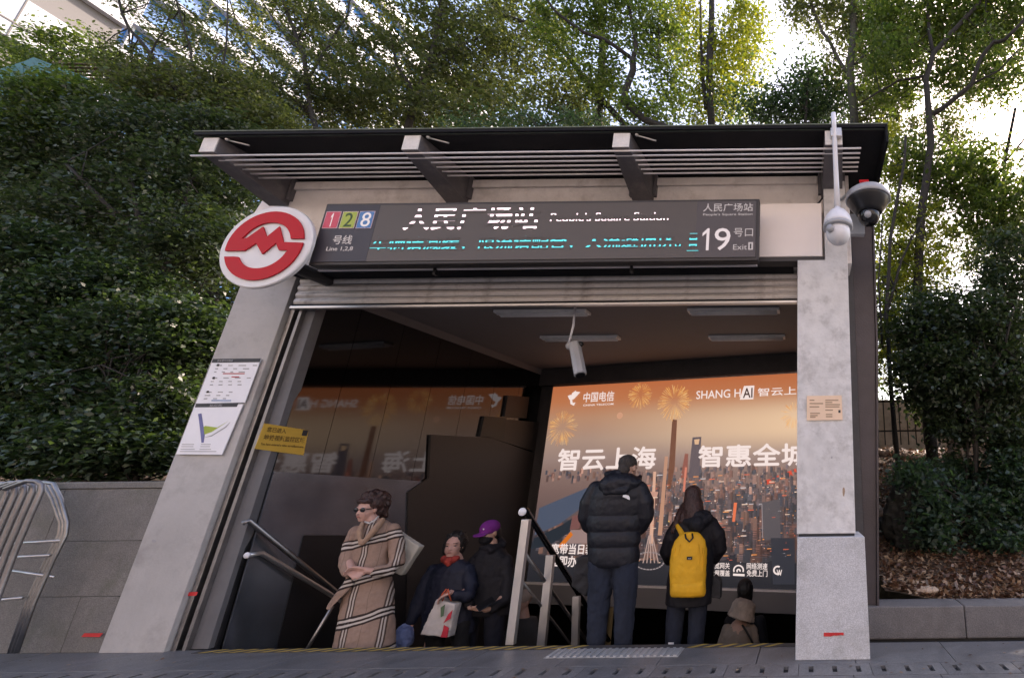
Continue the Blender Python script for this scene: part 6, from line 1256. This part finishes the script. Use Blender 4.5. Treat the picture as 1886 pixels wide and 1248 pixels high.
# teal sheeting and slatted screen at the left edge
ts = thing('teal_canopy', aty(60, 200, 7.6), 'teal panelled canopy poking out of the foliage at the left edge', 'canopy')
for pts in ([(48, 116), (66, 108), (168, 147), (112, 160), (48, 140)], [(-8, 134), (47, 116), (47, 140), (40, 166), (-8, 184)], [(-8, 185), (39, 168), (28, 240), (-8, 266)]):
    quadbox('panel', Plane((-11.5, 7.1, 0), (1, .05, 0)), pts[::-1], .03, mt['teal'], ts)
MB().tube([aty(52, 113, 7.08), aty(165, 146, 7.14)], .012, 6).build('edge_tube', mt['white'], ts, True)
MB().tube([aty(60, 130, 7.25), Vector((aty(60, 130, 7.25).x, 7.25, 1.3))], .03, 8).build('post', mt['steel_dark'], ts, True)
ls = thing('slatted_screen', aty(230, 170, 8), 'brown horizontal slat screen half hidden in the leaves at the upper left', 'screen')
for k in range(8):
    a = aty(95, 116+6.5*k, 8.2); b_ = aty(325, 122+6.5*k, 8.2); MB().hexa([(a.x, 8.2, a.z), (b_.x, 8.2, b_.z), (b_.x, 8.26, b_.z), (a.x, 8.26, a.z)], [(a.x, 8.2, a.z+.018), (b_.x, 8.2, b_.z+.018), (b_.x, 8.26, b_.z+.018), (a.x, 8.26, a.z+.018)]).build('slat', mt['slat'], ls)
for px in (110, 300): a = aty(px, 112, 8.28); MB().box(a.x, a.x+.05, 8.27, 8.31, 1.4, a.z).build('upright', mt['slat'], ls)

# unseen building added behind the viewer; its sunlit front bounces light onto the entrance
ob = thing('bounce_building', (0, -28, 0), 'unseen pale building added across the street to bounce sunlight onto the entrance', 'building')
mt['stone_front'] = M('pale_stone_front', (.62, .55, .50), .8, var=.06, scale=.4, bump=.1, bscale=4)
MB().box(-45, 45, -40, -28, 0, 24).build('wall', mt['stone_front'], ob)
wi = MB().box(-.9, .9, -27.99, -27.93, 0, 1.7).build('window', mt['window_glass'], ob, origin=(0, -27.96, 0)); base = WL[wi.name]
wi.location = Vector((-42, -27.96, 2.2)) - WL[ob.name]; WL[wi.name] = Vector((-42, -27.96, 2.2))
for r_ in range(6):
    for c_ in range(22):
        if r_ or c_: dup(wi, (4*c_, 0, 3.6*r_), ob)
MB().box(-45.4, 45.4, -40.4, -27.6, 24.01, 24.6).build('cornice', mt['stone_front'], ob)
